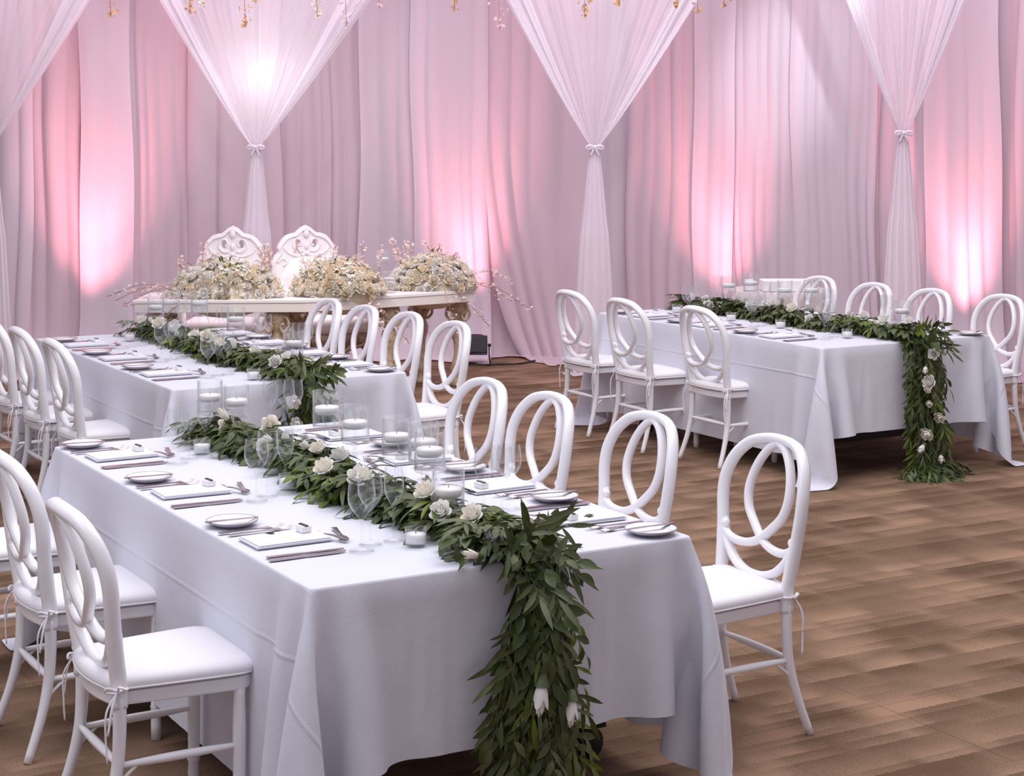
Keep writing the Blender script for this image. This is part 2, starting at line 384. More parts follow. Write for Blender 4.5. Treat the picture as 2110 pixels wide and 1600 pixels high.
# ------------------------------------------------------------------ backdrop drapes
def ybase(x):
    return 15.55-0.95*(max(0.0, (-x-1.3)/2.9)**1.2 if x < 0 else max(0.0, (x-1.7)/2.4)**1.0)
def ybx(px):
    y = 15.4
    for _ in range(8): y = ybase((px-1055)/3622*y)
    return y
def drape_panel(x0, x1, seed, mat, label, yoff=0.0, amp=1.0, sweep=0.0, pud=0.25, wl=(0.09, 0.20), top=4.2):
    rng = random.Random(seed)
    folds = []; x = x0
    while x < x1:
        w = rng.uniform(*wl); folds.append((x, w, rng.uniform(0.25, 1.0)*0.30*w*amp+0.004)); x += w
    zs = [top]+[top-(top-0.5)*k/22 for k in range(1, 23)]+[0.42, 0.34, 0.27, 0.2, 0.14, 0.09, 0.05, 0.02, 0.008]
    cols = []
    for (fx, w, a) in folds:
        sk = rng.uniform(0.25, 0.75)
        for k in range(7):
            t = k/7.0
            tt = t/sk*0.5 if t < sk else 0.5+(t-sk)/(1-sk)*0.5
            d = a*(0.5-0.5*math.cos(2*PI*tt))**0.85
            cols.append((fx+w*t, d, a, math.sin(2*PI*tt)))
    ph = [rng.uniform(0, 6.28) for _ in range(6)]
    rows = []
    def pt(cx, d, a, sn, z, extra=0.0):
        k = 0.75+0.5*(1-z/top)
        sx = 0.018*math.sin(z*1.3+cx*2+ph[0])+0.010*math.sin(z*3.1+cx*5+ph[1])
        fl_ = max(0, 1-z/0.5)**2*0.20*(0.6+0.4*math.sin(cx*3+ph[2]))
        xx = cx+sx-sn*a*0.35+sweep*math.exp(-z/0.75)*max(0, 1-(cx-x0)/(x1-x0+0.01))**0.8
        yy = ybase(cx)+yoff-d*k*(1+0.3*math.sin(z*2+cx*9+ph[3]))-fl_-extra
        return xx, yy
    for z in zs: rows.append([(*pt(*c, z), z) for c in cols])
    for q in range(1, 7):                      # cloth pooled on the floor
        e = q/6*pud
        row = []
        for c in cols:
            ee = e*(0.75+0.35*math.sin(c[0]*4.1+ph[4])+0.12*math.sin(c[0]*17+ph[5]))
            xx, yy = pt(*c, 0.008, ee); row.append((xx+0.25*sweep*q/6, yy, 0.008+0.018*abs(math.sin(q*1.7+c[0]*13+c[1]*30))*(1-q/7)))
        rows.append(row)
    o = link('backdrop_drape', G().grid(rows).me('backdrop_drape', mat))
    tag(o, label, 'drape', 'drape panels of the backdrop'); return o
def X15(px): return (px-1055)/3622*ybx(px)
DR = [
 (-7.6, -6.4, 'drape', 0, {}, 'pleated mauve drape panel, furthest left beyond the picture edge'),
 (-6.4, -5.2, 'drape_light', .05, {}, 'pleated pale drape panel left of the leftmost sheer swag'),
 (-5.25, X15(45), 'drape_light', -.03, dict(pud=.55), 'pale lilac drape panel behind the leftmost sheer swag'),
 (X15(35), X15(170), 'drape', .05, dict(pud=.5), 'mauve drape panel just left of the leftmost pink glow'),
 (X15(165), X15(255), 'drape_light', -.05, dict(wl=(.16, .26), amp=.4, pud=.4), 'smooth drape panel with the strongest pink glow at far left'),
 (X15(245), X15(382), 'drape', .03, dict(wl=(.10, .2), pud=.3), 'rose mauve drape panel between pink glow and dark seam'),
 (X15(385), X15(560), 'drape', -.02, dict(wl=(.12, .26), amp=.8), 'grey mauve drape panel behind the left gilt throne and swag tail'),
 (X15(552), X15(748), 'drape', .06, dict(wl=(.07, .2)), 'grey mauve drape panel with pale streaks behind the right throne'),
 (X15(738), X15(860), 'drape_light', 0, dict(wl=(.10, .2), amp=.8), 'lilac drape panel above the gap between second and third centrepieces'),
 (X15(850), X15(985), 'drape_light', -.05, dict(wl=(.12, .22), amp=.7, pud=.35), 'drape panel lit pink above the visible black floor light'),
 (X15(965), X15(1120), 'drape', .14, dict(amp=.6, wl=(.12, .2)), 'shaded drape strip behind the diagonally sweeping panel'),
 (X15(975), X15(1170), 'drape', -.02, dict(wl=(.13, .3), sweep=.42, amp=.8, pud=.5), 'drape panel sweeping diagonally to the right, beside floor light'),
 (X15(1160), X15(1305), 'drape_light', .05, dict(wl=(.10, .2), pud=.45), 'lilac drape panel behind the third swag tail'),
 (X15(1295), X15(1440), 'drape', .0, dict(wl=(.07, .15)), 'mauve narrow-pleated drape panel right of the third swag tail'),
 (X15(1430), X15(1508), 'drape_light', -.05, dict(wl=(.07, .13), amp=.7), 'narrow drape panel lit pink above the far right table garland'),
 (X15(1500), X15(1640), 'drape_light', .03, dict(wl=(.06, .13)), 'narrow-pleated lilac drape panel left of the white light pool'),
 (X15(1632), X15(1798), 'drape_light', -.03, dict(wl=(.05, .12)), 'narrow-pleated drape panel under the white light pool'),
 (X15(1792), X15(1912), 'drape', .05, dict(wl=(.09, .18)), 'mauve drape panel behind the rightmost swag tail'),
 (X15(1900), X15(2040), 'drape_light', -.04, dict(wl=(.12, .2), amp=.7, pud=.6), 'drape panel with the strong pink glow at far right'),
 (X15(2030), X15(2100), 'drape_shade', .04, dict(wl=(.06, .12), pud=.6), 'drape strip darkened for shadowed folds, at the right picture edge'),
 (X15(2096), 5.9, 'drape', 0, dict(pud=.6), 'mauve drape panel just beyond the right picture edge'),
 (5.8, 7.2, 'drape_light', .05, {}, 'pale drape panel outermost right'),
]
for k, (a, b, mt, yo, kw, lb) in enumerate(DR): drape_panel(a, b, 40+k, M[mt], lb, yoff=yo, **kw)

# ------------------------------------------------------------------ sheer swags gathered by a tie
def swag(X, Y, zt, wl, wr, label, seed):
    rng = random.Random(seed); root = empty('sheer_swag', (X, Y, 0)); tag(root, label, 'curtain', 'tied sheer swags')
    zr = 1.22; top = 4.15; nr = 34
    pk = [rng.uniform(0, 6.28) for _ in range(4)]
    def wid(z, side): return (wl if side < 0 else wr)*((z-zt)/zr)**0.92+0.022
    def surf(u, z, off=0):
        w = wid(z, -1 if u < 0 else 1)
        r = (z-zt)/zr
        k = 1.0
        pl = math.sin(17*u+pk[0])+0.6*math.sin(41*u+pk[1])+0.35*math.sin(83*u+pk[2])
        amp = 0.005+0.011*min(r, 1.2)
        return (u*w*k+0.004*math.sin(60*u+pk[3])*r, -amp*pl-off+0.10*r*abs(u)**3, z)
    zl = [zt+(top-zt)*(i/nr)**1.4 for i in range(nr+1)]
    n = 150
    link('sheer_panel', G().grid([[surf(-1+2*j/n, z) for j in range(n+1)] for z in zl]).me('sheer_panel', M['sheer']), root)
    for s in (-1, 1):                       # thick gathered selvedge along each side
        g = G()
        for lay, (u0, u1) in enumerate(((0.76, 1.03), (0.80, 1.0), (0.86, 1.02))):
            m = 26; rows = []
            for z in zl:
                r = (z-zt)/zr; row = []
                for j in range(m+1):
                    u = u0+(u1-u0)*j/m; p = surf(s*u, z, 0.018+0.012*lay)
                    row.append((p[0], p[1]-0.004*math.sin(j*1.35+lay)*(0.3+r), z))
                rows.append(row)
            g.grid(rows)
        link('gathered_edge', g.me('gathered_edge', M['voile']), root)
    # tail hanging below the tie
    rows = []; m = 90
    for i in range(40):
        t = i/39; z = zt-(zt-0.01)*t
        w = 0.030+0.075*min(1, t*2.6)**0.7+0.11*max(0, t-0.3)
        rows.append([(w*math.cos(2*PI*j/m)*(1+0.05*math.sin(j*0.9)), 0.45*w*math.sin(2*PI*j/m)+0.010*(0.4+t)*math.sin(2*PI*j/m*11+pk[1])+0.006*math.sin(2*PI*j/m*23), z) for j in range(m+1)])
    for q in range(1, 5):
        rows.append([(p[0]*(1+0.12*q), p[1]*(1+0.35*q), 0.012+0.006*math.sin(q+p[0]*40)) for p in rows[39]])
    link('tail', G().grid(rows).me('tail', M['voile']), root)
    b = G(); b.lathe([(0.030, -0.022), (0.040, -0.012), (0.043, 0), (0.040, 0.012), (0.030, 0.022)], 14)
    band = link('tie_band', b.me('tie_band', M['ribbon']), root, (0, 0, zt))
    bw = G()
    for s in (-1, 1):
        bw.tube(spline([(0, -.045, .005), (s*.04, -.06, .022), (s*.078, -.05, .012), (s*.07, -.045, -.014), (s*.03, -.05, -.006), (0, -.045, .005)], 5), [.008]*26, 6, flat=1.6)
        bw.tube(spline([(0, -.047, 0), (s*.022, -.055, -.035), (s*.04, -.05, -.075)], 5), [.007]*11, 6, flat=1.5)
    bw.ball((0, -.05, .002), .016)
    link('bow', bw.me('bow', M['voile']), band, scale=(.85,)*3)
    return root
swag(-4.17, 14.05, 1.88, .80, .76, 'leftmost sheer swag, cut by the left picture edge', 1)
swag(-2.095, 14.4, 1.854, .77, .88, 'sheer swag tied above the thrones, a lamp glowing through it', 2)
swag(.676, 14.4, 1.854, .68, .81, 'sheer swag whose tail falls between floor light and far right table', 3)
swag(3.10, 13.95, 1.97, .46, .55, 'rightmost narrow sheer swag beside the right pink glow', 4)

# ------------------------------------------------------------------ phoenix-style chair
def build_chair():
    root = empty('banquet_chair')
    def yb(x, z):
        t = max(0, z-0.46)/0.48
        return -0.19-0.080*t-0.012*t*t+(0.040*(abs(x)/0.2)**2-0.028)*(lambda q: q*q*(3-2*q))(min(1, t/.75))
    def lift(P): return [Vector((x, yb(x, z), z)) for x, z in P]
    def sp2(P, n=8): return [(p.x, p.z) for p in spline([(x, 0, z) for x, z in P], n)]
    # hoop with its two posts
    half = [(.176, .40), (.177, .47), (.186, .55), (.199, .64), (.209, .72), (.205, .79), (.180, .855), (.130, .903), (.066, .921), (0, .925)]
    P = [(-x, z) for x, z in half]+[(x, z) for x, z in half[-2::-1]]
    P2 = sp2(P, 6)
    pts = lift(P2)
    g = G().tube(pts, [0.0185 if z < .6 else 0.0175 for x, z in P2], 10, ref=(0, 1, 0), flat=1.32)
    # raised bead on the front of the hoop
    link('back_hoop', g.me('back_hoop', M['chair']), root)
    A = [(.004, .916), (-.040, .896), (-.078, .852), (-.102, .795), (-.108, .738), (-.090, .685), (-.047, .640), (0, .602), (.045, .582), (.10, .575), (.150, .582), (.186, .602)]
    for s in (1, -1):
        q = sp2([(x*s, z) for x, z in A], 6); pts = [p+Vector((0, 0.002*s, 0)) for p in lift(q)]
        lo = G().tube(pts, [0.0148]*len(pts), 8, ref=(0, 1, 0), flat=1.2)
        lo.ball((s*.180, yb(.18, .622)+.004, .622), .017)
        link('back_loop', lo.me('back_loop', M['chair']), root)
    q = sp2([(-.196, .64), (-.170, .575), (-.118, .520), (-.060, .493), (0, .486), (.060, .493), (.118, .520), (.170, .575), (.196, .64)], 6)
    link('lower_rail', G().tube(lift(q), 0.0155, 8, ref=(0, 1, 0), flat=1.2).me('lower_rail', M['chair']), root)
    # rear legs sweep back
    for s in (-1, 1):
        L = spline([(s*.176, -.190, .43), (s*.177, -.190, .33), (s*.180, -.197, .24), (s*.188, -.222, .13), (s*.200, -.268, 0)], 5)
        link('leg', G().tube(L, [.0190-.0055*(i/(len(L)-1))**1.5 for i in range(len(L))], 10).me('rear_leg', M['chair']), root)
        pr = [(.0165, 0), (.0175, .05), (.0165, .085), (.0200, .092), (.0165, .099), (.0200, .106), (.0170, .113), (.0185, .2), (.0190, .30), (.0165, .385), (.0180, .405), (.0001, .405)]
        f = G().lathe([(.0001, 0)]+pr, 12, (s*.185, .150, 0))
        link('leg', f.me('front_leg', M['chair']), root)
    def stretch(a, b, n=9):
        a, b = Vector(a), Vector(b); return G().tube([a.lerp(b, i/n) for i in range(n+1)], [.0075+.0055*math.sin(PI*i/n) for i in range(n+1)], 8)
    for s in (-1, 1):
        link('side_stretcher', stretch((s*.180, -.197, .245), (s*.185, .150, .245)).me('side_stretcher', M['chair']), root)
        br = G().tube(spline([(s*.184, -.212, .165), (s*.183, -.185, .205), (s*.182, -.145, .238)], 4), .0055, 6)
        link('brace', br.me('brace', M['chair']), root)
    link('back_stretcher', stretch((-.180, -.196, .250), (.180, -.196, .250)).me('back_stretcher', M['chair']), root)
    # seat rail and cushion
    def outline(o):
        P = []
        for i in range(9):
            a = -1+2*i/8; P.append((a*(.172+o), -.205-o-.028*(1-a*a)))
        P += [(.190+o, -.05), (.203+o, .10)]
        for i in range(5):
            a = i/4*PI/2; P.append((.150+(.055+o)*math.cos(a), .145+(.055+o)*math.sin(a)))
        for i in range(5):
            a = PI/2+i/4*PI/2; P.append((-.150+(.055+o)*math.cos(a), .145+(.055+o)*math.sin(a)))
        P += [(-.203-o, .10), (-.190-o, -.05)]
        return P
    sf = link('seat_frame', G().prism(outline(-.004), .402, .440).me('seat_frame', M['chair'], False), root); bevel_obj(sf, .006, 2)
    O0, O1, O2 = outline(0), outline(.006), outline(.002)
    # cushion: shallow padded dome
    scl = lambda k: [(x*k, y*k) for x, y in O0]
    rings = [(scl(.94), .441), (scl(1.01), .446), (scl(1.045), .458), (scl(1.04), .470), (scl(.99), .481), (scl(.90), .4875), (scl(.7), .492), (scl(.35), .494)]
    g = G(); n = len(O0)
    for P_, z in rings: g.v += [Vector((x, y, z)) for x, y in P_]
    for i in range(len(rings)-1):
        for k in range(n): g.f.append((i*n+k, i*n+(k+1) % n, (i+1)*n+(k+1) % n, (i+1)*n+k))
    g.v.append(Vector((0, 0, .4945))); c = len(g.v)-1; b = (len(rings)-1)*n
    g.f += [(b+k, b+(k+1) % n, c) for k in range(n)]; g.f.append(tuple(range(n-1, -1, -1)))
    cu = link('cushion', g.me('cushion', M['cushion']), root)
    link('piping', G().tube([(x, y, .452) for x, y in outline(.0095)], .0028, 5, closed=True).me('piping', M['cushion']), cu)
    for s in (-1, 1):
        t = G()
        ring = [(s*.177+.0225*math.cos(a), -.19+.0225*math.sin(a), .452) for a in [2*PI*k/12 for k in range(12)]]
        t.tube(ring, .0042, 6, closed=True)
        x0 = s*.20
        t.tube(spline([(x0, -.20, .452), (x0+s*.018, -.205, .468), (x0+s*.026, -.19, .462), (x0+s*.006, -.20, .450)], 4), .004, 5)
        t.tube(spline([(x0, -.20, .452), (x0-s*.014, -.225, .460), (x0-s*.024, -.23, .448), (x0, -.21, .448)], 4), .004, 5)
        t.tube(spline([(x0, -.205, .45), (x0+s*.004, -.235, .40), (x0+s*.002, -.236, .33), (x0+s*.004, -.232, .265)], 5), .0048, 5, flat=.5)
        t.tube(spline([(x0, -.205, .45), (x0+s*.012, -.222, .41), (x0+s*.010, -.232, .34)], 5), .0045, 5, flat=.5)
        link('cushion_tie', t.me('cushion_tie', M['cushion']), cu)
    return root
proto = build_chair(); first = [True]
def place_chair(t, u, v, side, label, turn=0.0):
    o = proto if first[0] else copy_tree(proto)
    first[0] = False
    o.location = tp(t, u, v, 0.001); o.rotation_euler = (0, 0, (RZ_L if side == 'L' else RZ_R)+turn)
    return tag(o, label, 'chair', 'white oval back chairs around the banquet tables')
D = .19
chairs = [
 ('near', .58, -.397+D+.012, 'L', 0, 'white oval-back chair nearest the camera, left side of the foreground table'),
 ('near', 1.43, -.35+D+.01, 'L', 0, 'second white oval-back chair from the front, left side of foreground table'),
 ('near', 2.22, -.35+D, 'L', 0, 'third chair left of foreground table, only its seat inside the picture'),
 ('near', .43, 1.785-D, 'R', .0, 'rightmost foreground chair, standing fully clear on the open carpet'),
 ('near', 1.05, 1.70-D, 'R', 0, 'second chair from the near end, right side of the foreground table'),
 ('near', 1.65, 1.64-D, 'R', 0, 'third chair from the near end, right side of the foreground table'),
 ('near', 2.13, 1.62-D, 'R', 0, 'furthest chair on the right side of the foreground table'),
 ('mid', .81, -.240+D, 'L', 0, 'nearest white chair on the left side of the middle left table'),
 ('mid', 1.434, -.250+D, 'L', 0, 'second white chair from near end, left of the middle left table'),
 ('mid', 2.06, -.25+D, 'L', 0, 'third chair left of middle left table, cut by the picture edge'),
 ('mid', .52, 1.686-D, 'R', 0, 'nearest chair on the right side of the middle left table, in front of floor light'),
 ('mid', 1.093, 1.694-D, 'R', 0, 'second chair from near end, right side of the middle left table'),
 ('mid', 1.585, 1.651-D, 'R', 0, 'third chair from near end, right side of the middle left table'),
 ('mid', 2.063, 1.632-D, 'R', 0, 'furthest chair on the right side of the middle left table'),
 ('far', .85, -.15+D, 'L', 0, 'nearest of three chairs on the left side of the far right table'),
 ('far', 1.495, -.255+D, 'L', 0, 'middle of three chairs on the left side of the far right table'),
 ('far', 2.154, -.23+D, 'L', 0, 'furthest of three chairs on the left side of the far right table'),
 ('far', .48, 1.80-D, 'R', 0, 'chair at the right picture edge, right side of the far right table'),
 ('far', 1.024, 1.705-D, 'R', 0, 'second chair from near end, right side of the far right table'),
 ('far', 1.571, 1.69-D, 'R', 0, 'third chair from near end, right side of the far right table'),
 ('far', 2.205, 1.74-D, 'R', 0, 'furthest chair right of the far right table, beside the white box'),
]
for t, u, v, s, tu, lb in chairs: place_chair(t, u, v, s, lb, tu)

# ------------------------------------------------------------------ tables and cloths
def sim_cloth(L,W,H,dl,dw,h=.036,seed=0,steps=620,iters=4,tug=0.0):
    rng=np.random.RandomState(seed)
    a=L/round(L/h); b=W/round(W/h); dl=round(dl/a)*a; dw=round(dw/b)*b
    nx=int(round((L+2*dl)/a))+1; ny=int(round((W+2*dw)/b))+1
    xs=np.linspace(-(L/2+dl),L/2+dl,nx); ys=np.linspace(-(W/2+dw),W/2+dw,ny)
    X,Y=np.meshgrid(xs,ys,indexing='ij')
    P=np.stack([X,Y,np.full_like(X,H+.004)],-1)
    rest_top=(abs(X)<L/2+1e-4)&(abs(Y)<W/2+1e-4); P0=P.copy(); P0[...,2]=H+.003; P0[...,0]*=(L/2+.002)/(L/2); P0[...,1]*=(W/2+.002)/(W/2)
    ox=np.maximum(abs(X)-L/2,0); oy=np.maximum(abs(Y)-W/2,0)
    P[...,2]-=.55*np.sqrt(ox**2+oy**2)
    P[...,0]-=np.sign(X)*ox*.15; P[...,1]-=np.sign(Y)*oy*.15
    # gentle random pre-shape so that folds differ
    k=rng.uniform(5,9,4); ph=rng.uniform(0,6.28,4)
    edge=np.clip((ox+oy)/.5,0,1)
    P[...,1]+=np.sign(Y)*edge*.012*(np.sin(k[0]*X+ph[0])+np.sin(2.1*k[1]*X+ph[1]))
    P[...,0]+=np.sign(X)*edge*.012*(np.sin(k[2]*Y+ph[2])+np.sin(2.1*k[3]*Y+ph[3]))
    V=np.zeros_like(P); dx=xs[1]-xs[0]; dy=ys[1]-ys[0]; dd=np.hypot(dx,dy)
    hx,hy=L/2+.003,W/2+.003; top=H+.003
    sl=slice
    def pair(A,B,r,k):
        d=B-A; n=np.sqrt((d*d).sum(-1,keepdims=True))+1e-9
        c=d*((n-r)/n*k); A+=c; B-=c
    def pair_min(A,B,r,k):
        d=B-A; n=np.sqrt((d*d).sum(-1,keepdims=True))+1e-9
        c=d*(np.minimum(n-r,0)/n*k); A+=c; B-=c
    dt=1/190.
    for s in range(steps):
        V[...,2]-=9.8*dt; V*=.988 if s<steps*.75 else .95
        Q=P+V*dt
        for it in range(iters):
            for a in (0,1):
                m=(nx-a)//2*2; pair(Q[a:a+m:2],Q[a+1:a+m:2],dx,.5)
                m=(ny-a)//2*2; pair(Q[:,a:a+m:2],Q[:,a+1:a+m:2],dy,.5)
            if it%2==0:
                for a in (0,1):
                    m=(nx-a)//2*2
                    pair(Q[a:a+m:2,:-1],Q[a+1:a+m:2,1:],dd,.18); pair(Q[a:a+m:2,1:],Q[a+1:a+m:2,:-1],dd,.18)
            else:
                for q,st in ((3,.03),):
                    for a in range(q*2):
                        n1=len(range(a,nx-q,q*2)); pair_min(Q[a:nx-q:q*2][:n1],Q[a+q::q*2][:n1],dx*q*.985,st)
                        n2=len(range(a,ny-q,q*2)); pair_min(Q[:,a:ny-q:q*2][:,:n2],Q[:,a+q::q*2][:,:n2],dy*q*.985,st)
            # table top slab
            x,y,z=Q[...,0],Q[...,1],Q[...,2]
            ins=(abs(x)<hx)&(abs(y)<hy)&(z<top)&(z>H-.30)
            pz=top-z; px=hx-abs(x); py=hy-abs(y)
            mz=ins&(pz<=px)&(pz<=py); mx=ins&~mz&(px<=py); my=ins&~mz&~mx
            z[mz]=top; x[mx]=np.sign(x[mx])*hx; y[my]=np.sign(y[my])*hy
            np.maximum(z,.005,out=z)
            Q[rest_top]=P0[rest_top]      # friction: the part lying on the table does not slide
        V=(Q-P)/dt
        on=(Q[...,2]<.012)|((Q[...,2]<top+.002)&(abs(Q[...,0])<hx)&(abs(Q[...,1])<hy)&(Q[...,2]>top-.002))
        V[on]*=.6
        sp=np.sqrt((V*V).sum(-1,keepdims=True)); V*=np.minimum(1,3/(sp+1e-9))
        P=Q
    return P,(xs,ys)

def caster(parent, x, y):
    g = G(); g.tube([(x-.015, y, .052), (x+.015, y, .052)], .052, 18)
    g.box((x-.020, y+.012, .075), (.006, .05, .07)); g.box((x+.020, y+.012, .075), (.006, .05, .07)); g.box((x, y+.012, .112), (.05, .05, .012))
    g.box((x, y-.04, .10), (.03, .045, .012)); g.box((x, y-.055, .125), (.022, .012, .05))
    link('caster', g.me('caster', M['rubber']), parent)
def banquet_table(t, label, cloth_label, seed, dl=.49, dw=.63, flip=False):
    d = TABLES[t]; Lg, Wd = d['L'], d['W']
    c = tp(t, Lg/2, Wd/2, 0)
    # table axes: local x along U
    rz = math.atan2(U.y, U.x)
    root = empty('banquet_table', c, rz); tag(root, label, 'table', 'clothed banquet tables')
    bevel_obj(link('tabletop', G().box((0, 0, .735), (Lg-.05, Wd-.05, .03)).me('tabletop', M['board'], False), root), .006)
    for sx in (-1, 1):
        x = sx*(Lg/2-.40)
        for sy in (-1, 1):
            y = sy*(Wd/2-.11)
            lg = link('leg', G().tube([(x, y, .73), (x, y, .11)], .016, 8).me('leg', M['black']), root); caster(lg, x, y)
        link('cross_bar', G().box((x, 0, .16), (.035, Wd-.22, .045)).me('cross_bar', M['black'], False), root)
        link('brace', G().tube([(x, 0, .16), (x-sx*.38, 0, .72)], .011, 8).me('brace', M['black']), root)
    P, (xs, ys) = sim_cloth(Lg, Wd, .76, dl, dw, h=.0272, seed=seed)
    if flip: P = P[::-1].copy(); P[..., 0] *= -1
    nx, ny = P.shape[:2]
    idx = np.arange(nx*ny).reshape(nx, ny)
    F = np.stack([idx[:-1, :-1], idx[1:, :-1], idx[1:, 1:], idx[:-1, 1:]], -1).reshape(-1, 4)
    me = mesh('tablecloth', P.reshape(-1, 3), F.tolist(), M['linen'])
    uvl = me.uv_layers.new(name='rest'); XX, YY = np.meshgrid(xs, ys, indexing='ij')
    uv = np.stack([XX, YY], -1).reshape(-1, 2)[np.array([l.vertex_index for l in me.loops])]
    uvl.data.foreach_set('uv', uv.astype(np.float32).ravel())
    ew = me.attributes.new('crease_edge', 'FLOAT', 'EDGE'); vals = []
    R = np.stack([XX, YY], -1).reshape(-1, 2)
    for e in me.edges:
        a, b = R[e.vertices[0]], R[e.vertices[1]]
        onx = abs(abs(a[0])-Lg/2) < 1e-4 and abs(abs(b[0])-Lg/2) < 1e-4 and max(abs(a[1]), abs(b[1])) < Wd/2+1e-3
        ony = abs(abs(a[1])-Wd/2) < 1e-4 and abs(abs(b[1])-Wd/2) < 1e-4 and max(abs(a[0]), abs(b[0])) < Lg/2+1e-3
        vals.append(.82 if onx or ony else 0)
    ew.data.foreach_set('value', vals)
    o = link('tablecloth', me, None, c, (0, 0, rz)); sb = o.modifiers.new('sub', 'SUBSURF'); sb.levels = 1; sb.render_levels = 2
    tag(o, cloth_label, 'tablecloth', 'white tablecloths')
    return root
banquet_table('near', 'foreground banquet table on black casters under its cloth', 'white linen cloth draped over the foreground table', 3)
banquet_table('mid', 'middle left banquet table hidden beneath its cloth', 'white linen cloth over the middle left table', 5)
banquet_table('far', 'far right banquet table, black legs showing below its cloth', 'white linen cloth over the far right table', 8)

# ------------------------------------------------------------------ tableware
ZT = .7665
def lath(name, prof, mat, seg=24): return G().lathe(prof, seg).me(name, mat)
plate_me = lath('bread_plate', [(.0001, .005), (.045, .005), (.050, .007), (.075, .0165), (.0775, .0165), (.0765, .013), (.048, .001), (.0001, .0005)], M['porcelain'], 32)
rim_shade_me = lath('plate_rim_shade', [(.0755, .0172), (.0786, .0168), (.0778, .0128), (.0500, .0006), (.0470, .0001)], M['rim'], 32)  # dark ring paints the plate's shaded side and underside
def glass_me(name, R, H_, rb, rim, foot=.034):
    prof = [(.0001, .001), (foot, .001), (foot, .0025), (foot*.5, .005), (.0050, .010), (.0034, .02), (.0032, H_*.42), (.0050, H_*.45)]
    hb = H_*.46
    for i in range(1, 11):
        t = i/10; prof.append((max(.005, R*math.sin(min(1, t*1.8)*PI/2)**.75*(1-(1-rim)*(max(0, t-.55)/.45)**1.5)), hb+(H_-hb)*t))
    prof.append((prof[-1][0]+.0006, H_+.0008)); inner = [(prof[-1][0]-.0016, H_+.0010)]+[(r-.0012, z) for r, z in prof[9:-1][::-1]]
    return lath(name, prof+inner, M['glass'], 24)
goblet_me = glass_me('goblet_glass', .0405, .200, 0, .88, .036)
wine_me = glass_me('wine_glass', .0370, .214, 0, .82, .034)
flute_me = glass_me('white_wine_glass', .0300, .217, 0, .84, .031)
def shape2d(P, z0, z1, mat, name):
    return G().prism(P, z0, z1).me(name, mat, False)
def cutlery():
    out = {}
    # knife along +y, length .235
    kn = [(-.009, 0), (.009, 0), (.0095, .05), (.0065, .11), (.0085, .118), (.0105, .15), (.0105, .20), (.006, .228), (0, .235), (-.004, .225), (-.0045, .118), (-.0065, .11), (-.0095, .05)]
    out['dinner_knife'] = shape2d(kn, 0, .0035, M['steel'], 'dinner_knife')
    bk = [(x*.8, y*.72) for x, y in kn]; out['butter_knife'] = shape2d(bk, 0, .0025, M['steel'], 'butter_knife')
    def spoon(Ls, bw):
        g = G(); rows = []
        n = 22
        for i in range(n+1):
            t = i/n; y = Ls*t
            if t < .70: w = .0085*(1-.62*t/.7) if t > .05 else .0075; dz = 0.003+.010*math.sin(PI*t/.7)*.5
            else:
                q = (t-.70)/.30; w = max(.0012, bw*math.sqrt(max(0, 1-(2*q-1)**2))+.0028*(1-q)); dz = .003
            row = []
            for j in range(7):
                a = -1+j/3; d = 0 if t < .70 else -.004*(1-a*a)*math.sin(PI*(t-.7)/.3)
                row.append((a*w, y, dz+.004+d))
            rows.append(row)
        g.grid(rows); rr = [[(p[0], p[1], p[2]-.0018) for p in r][::-1] for r in rows]; g.grid(rr); return g
    out['dessert_spoon'] = spoon(.185, .0205).me('dessert_spoon', M['steel'])
    def fork(Lf):
        g = G(); hd = [(-.0085, 0), (.0085, 0), (.006, .05*Lf/.2), (.0034, .125*Lf/.2), (.012, .150*Lf/.2), (.0125, .160*Lf/.2), (-.0125, .160*Lf/.2), (-.012, .150*Lf/.2), (-.0034, .125*Lf/.2), (-.006, .05*Lf/.2)]
        g.prism(hd, .002, .005)
        for k in range(4):
            x = -.0105+.007*k; g.tube([(x, .158*Lf/.2, .0038), (x, .18*Lf/.2, .002), (x*.92, Lf, .010)], [.0020, .0018, .0009], 5)
        return g
    out['dinner_fork'] = fork(.205).me('dinner_fork', M['steel'], False)
    out['dessert_fork'] = fork(.175).me('dessert_fork', M['steel'], False)
    return out
CUT = cutlery()
def napkin():
    g = G()
    for k in range(3):
        s = 1-.02*k; g.box((.003*(k % 2), .004*((k+1) % 2), .0018+.0036*k), (.150*s, .235*s, .0026), 0.008*(k-1.5))
    return g.me('napkin', M['napkin'], False)
NAP = napkin()
POS = {3: ['near end', 'middle', 'far end'], 4: ['near end', 'second', 'third', 'far end']}
ORD = {3: ['nearest', 'middle', 'furthest'], 4: ['nearest', 'second', 'third', 'furthest']}
def place(name, me, wp, rz, label, cat, group, kids=(), tilt=None):
    o = link(name, me, None, wp, (0, 0, rz) if tilt is None else (tilt[0], tilt[1], rz))
    for kn, km in kids: link(kn, km, o)
    return tag(o, label, cat, group)
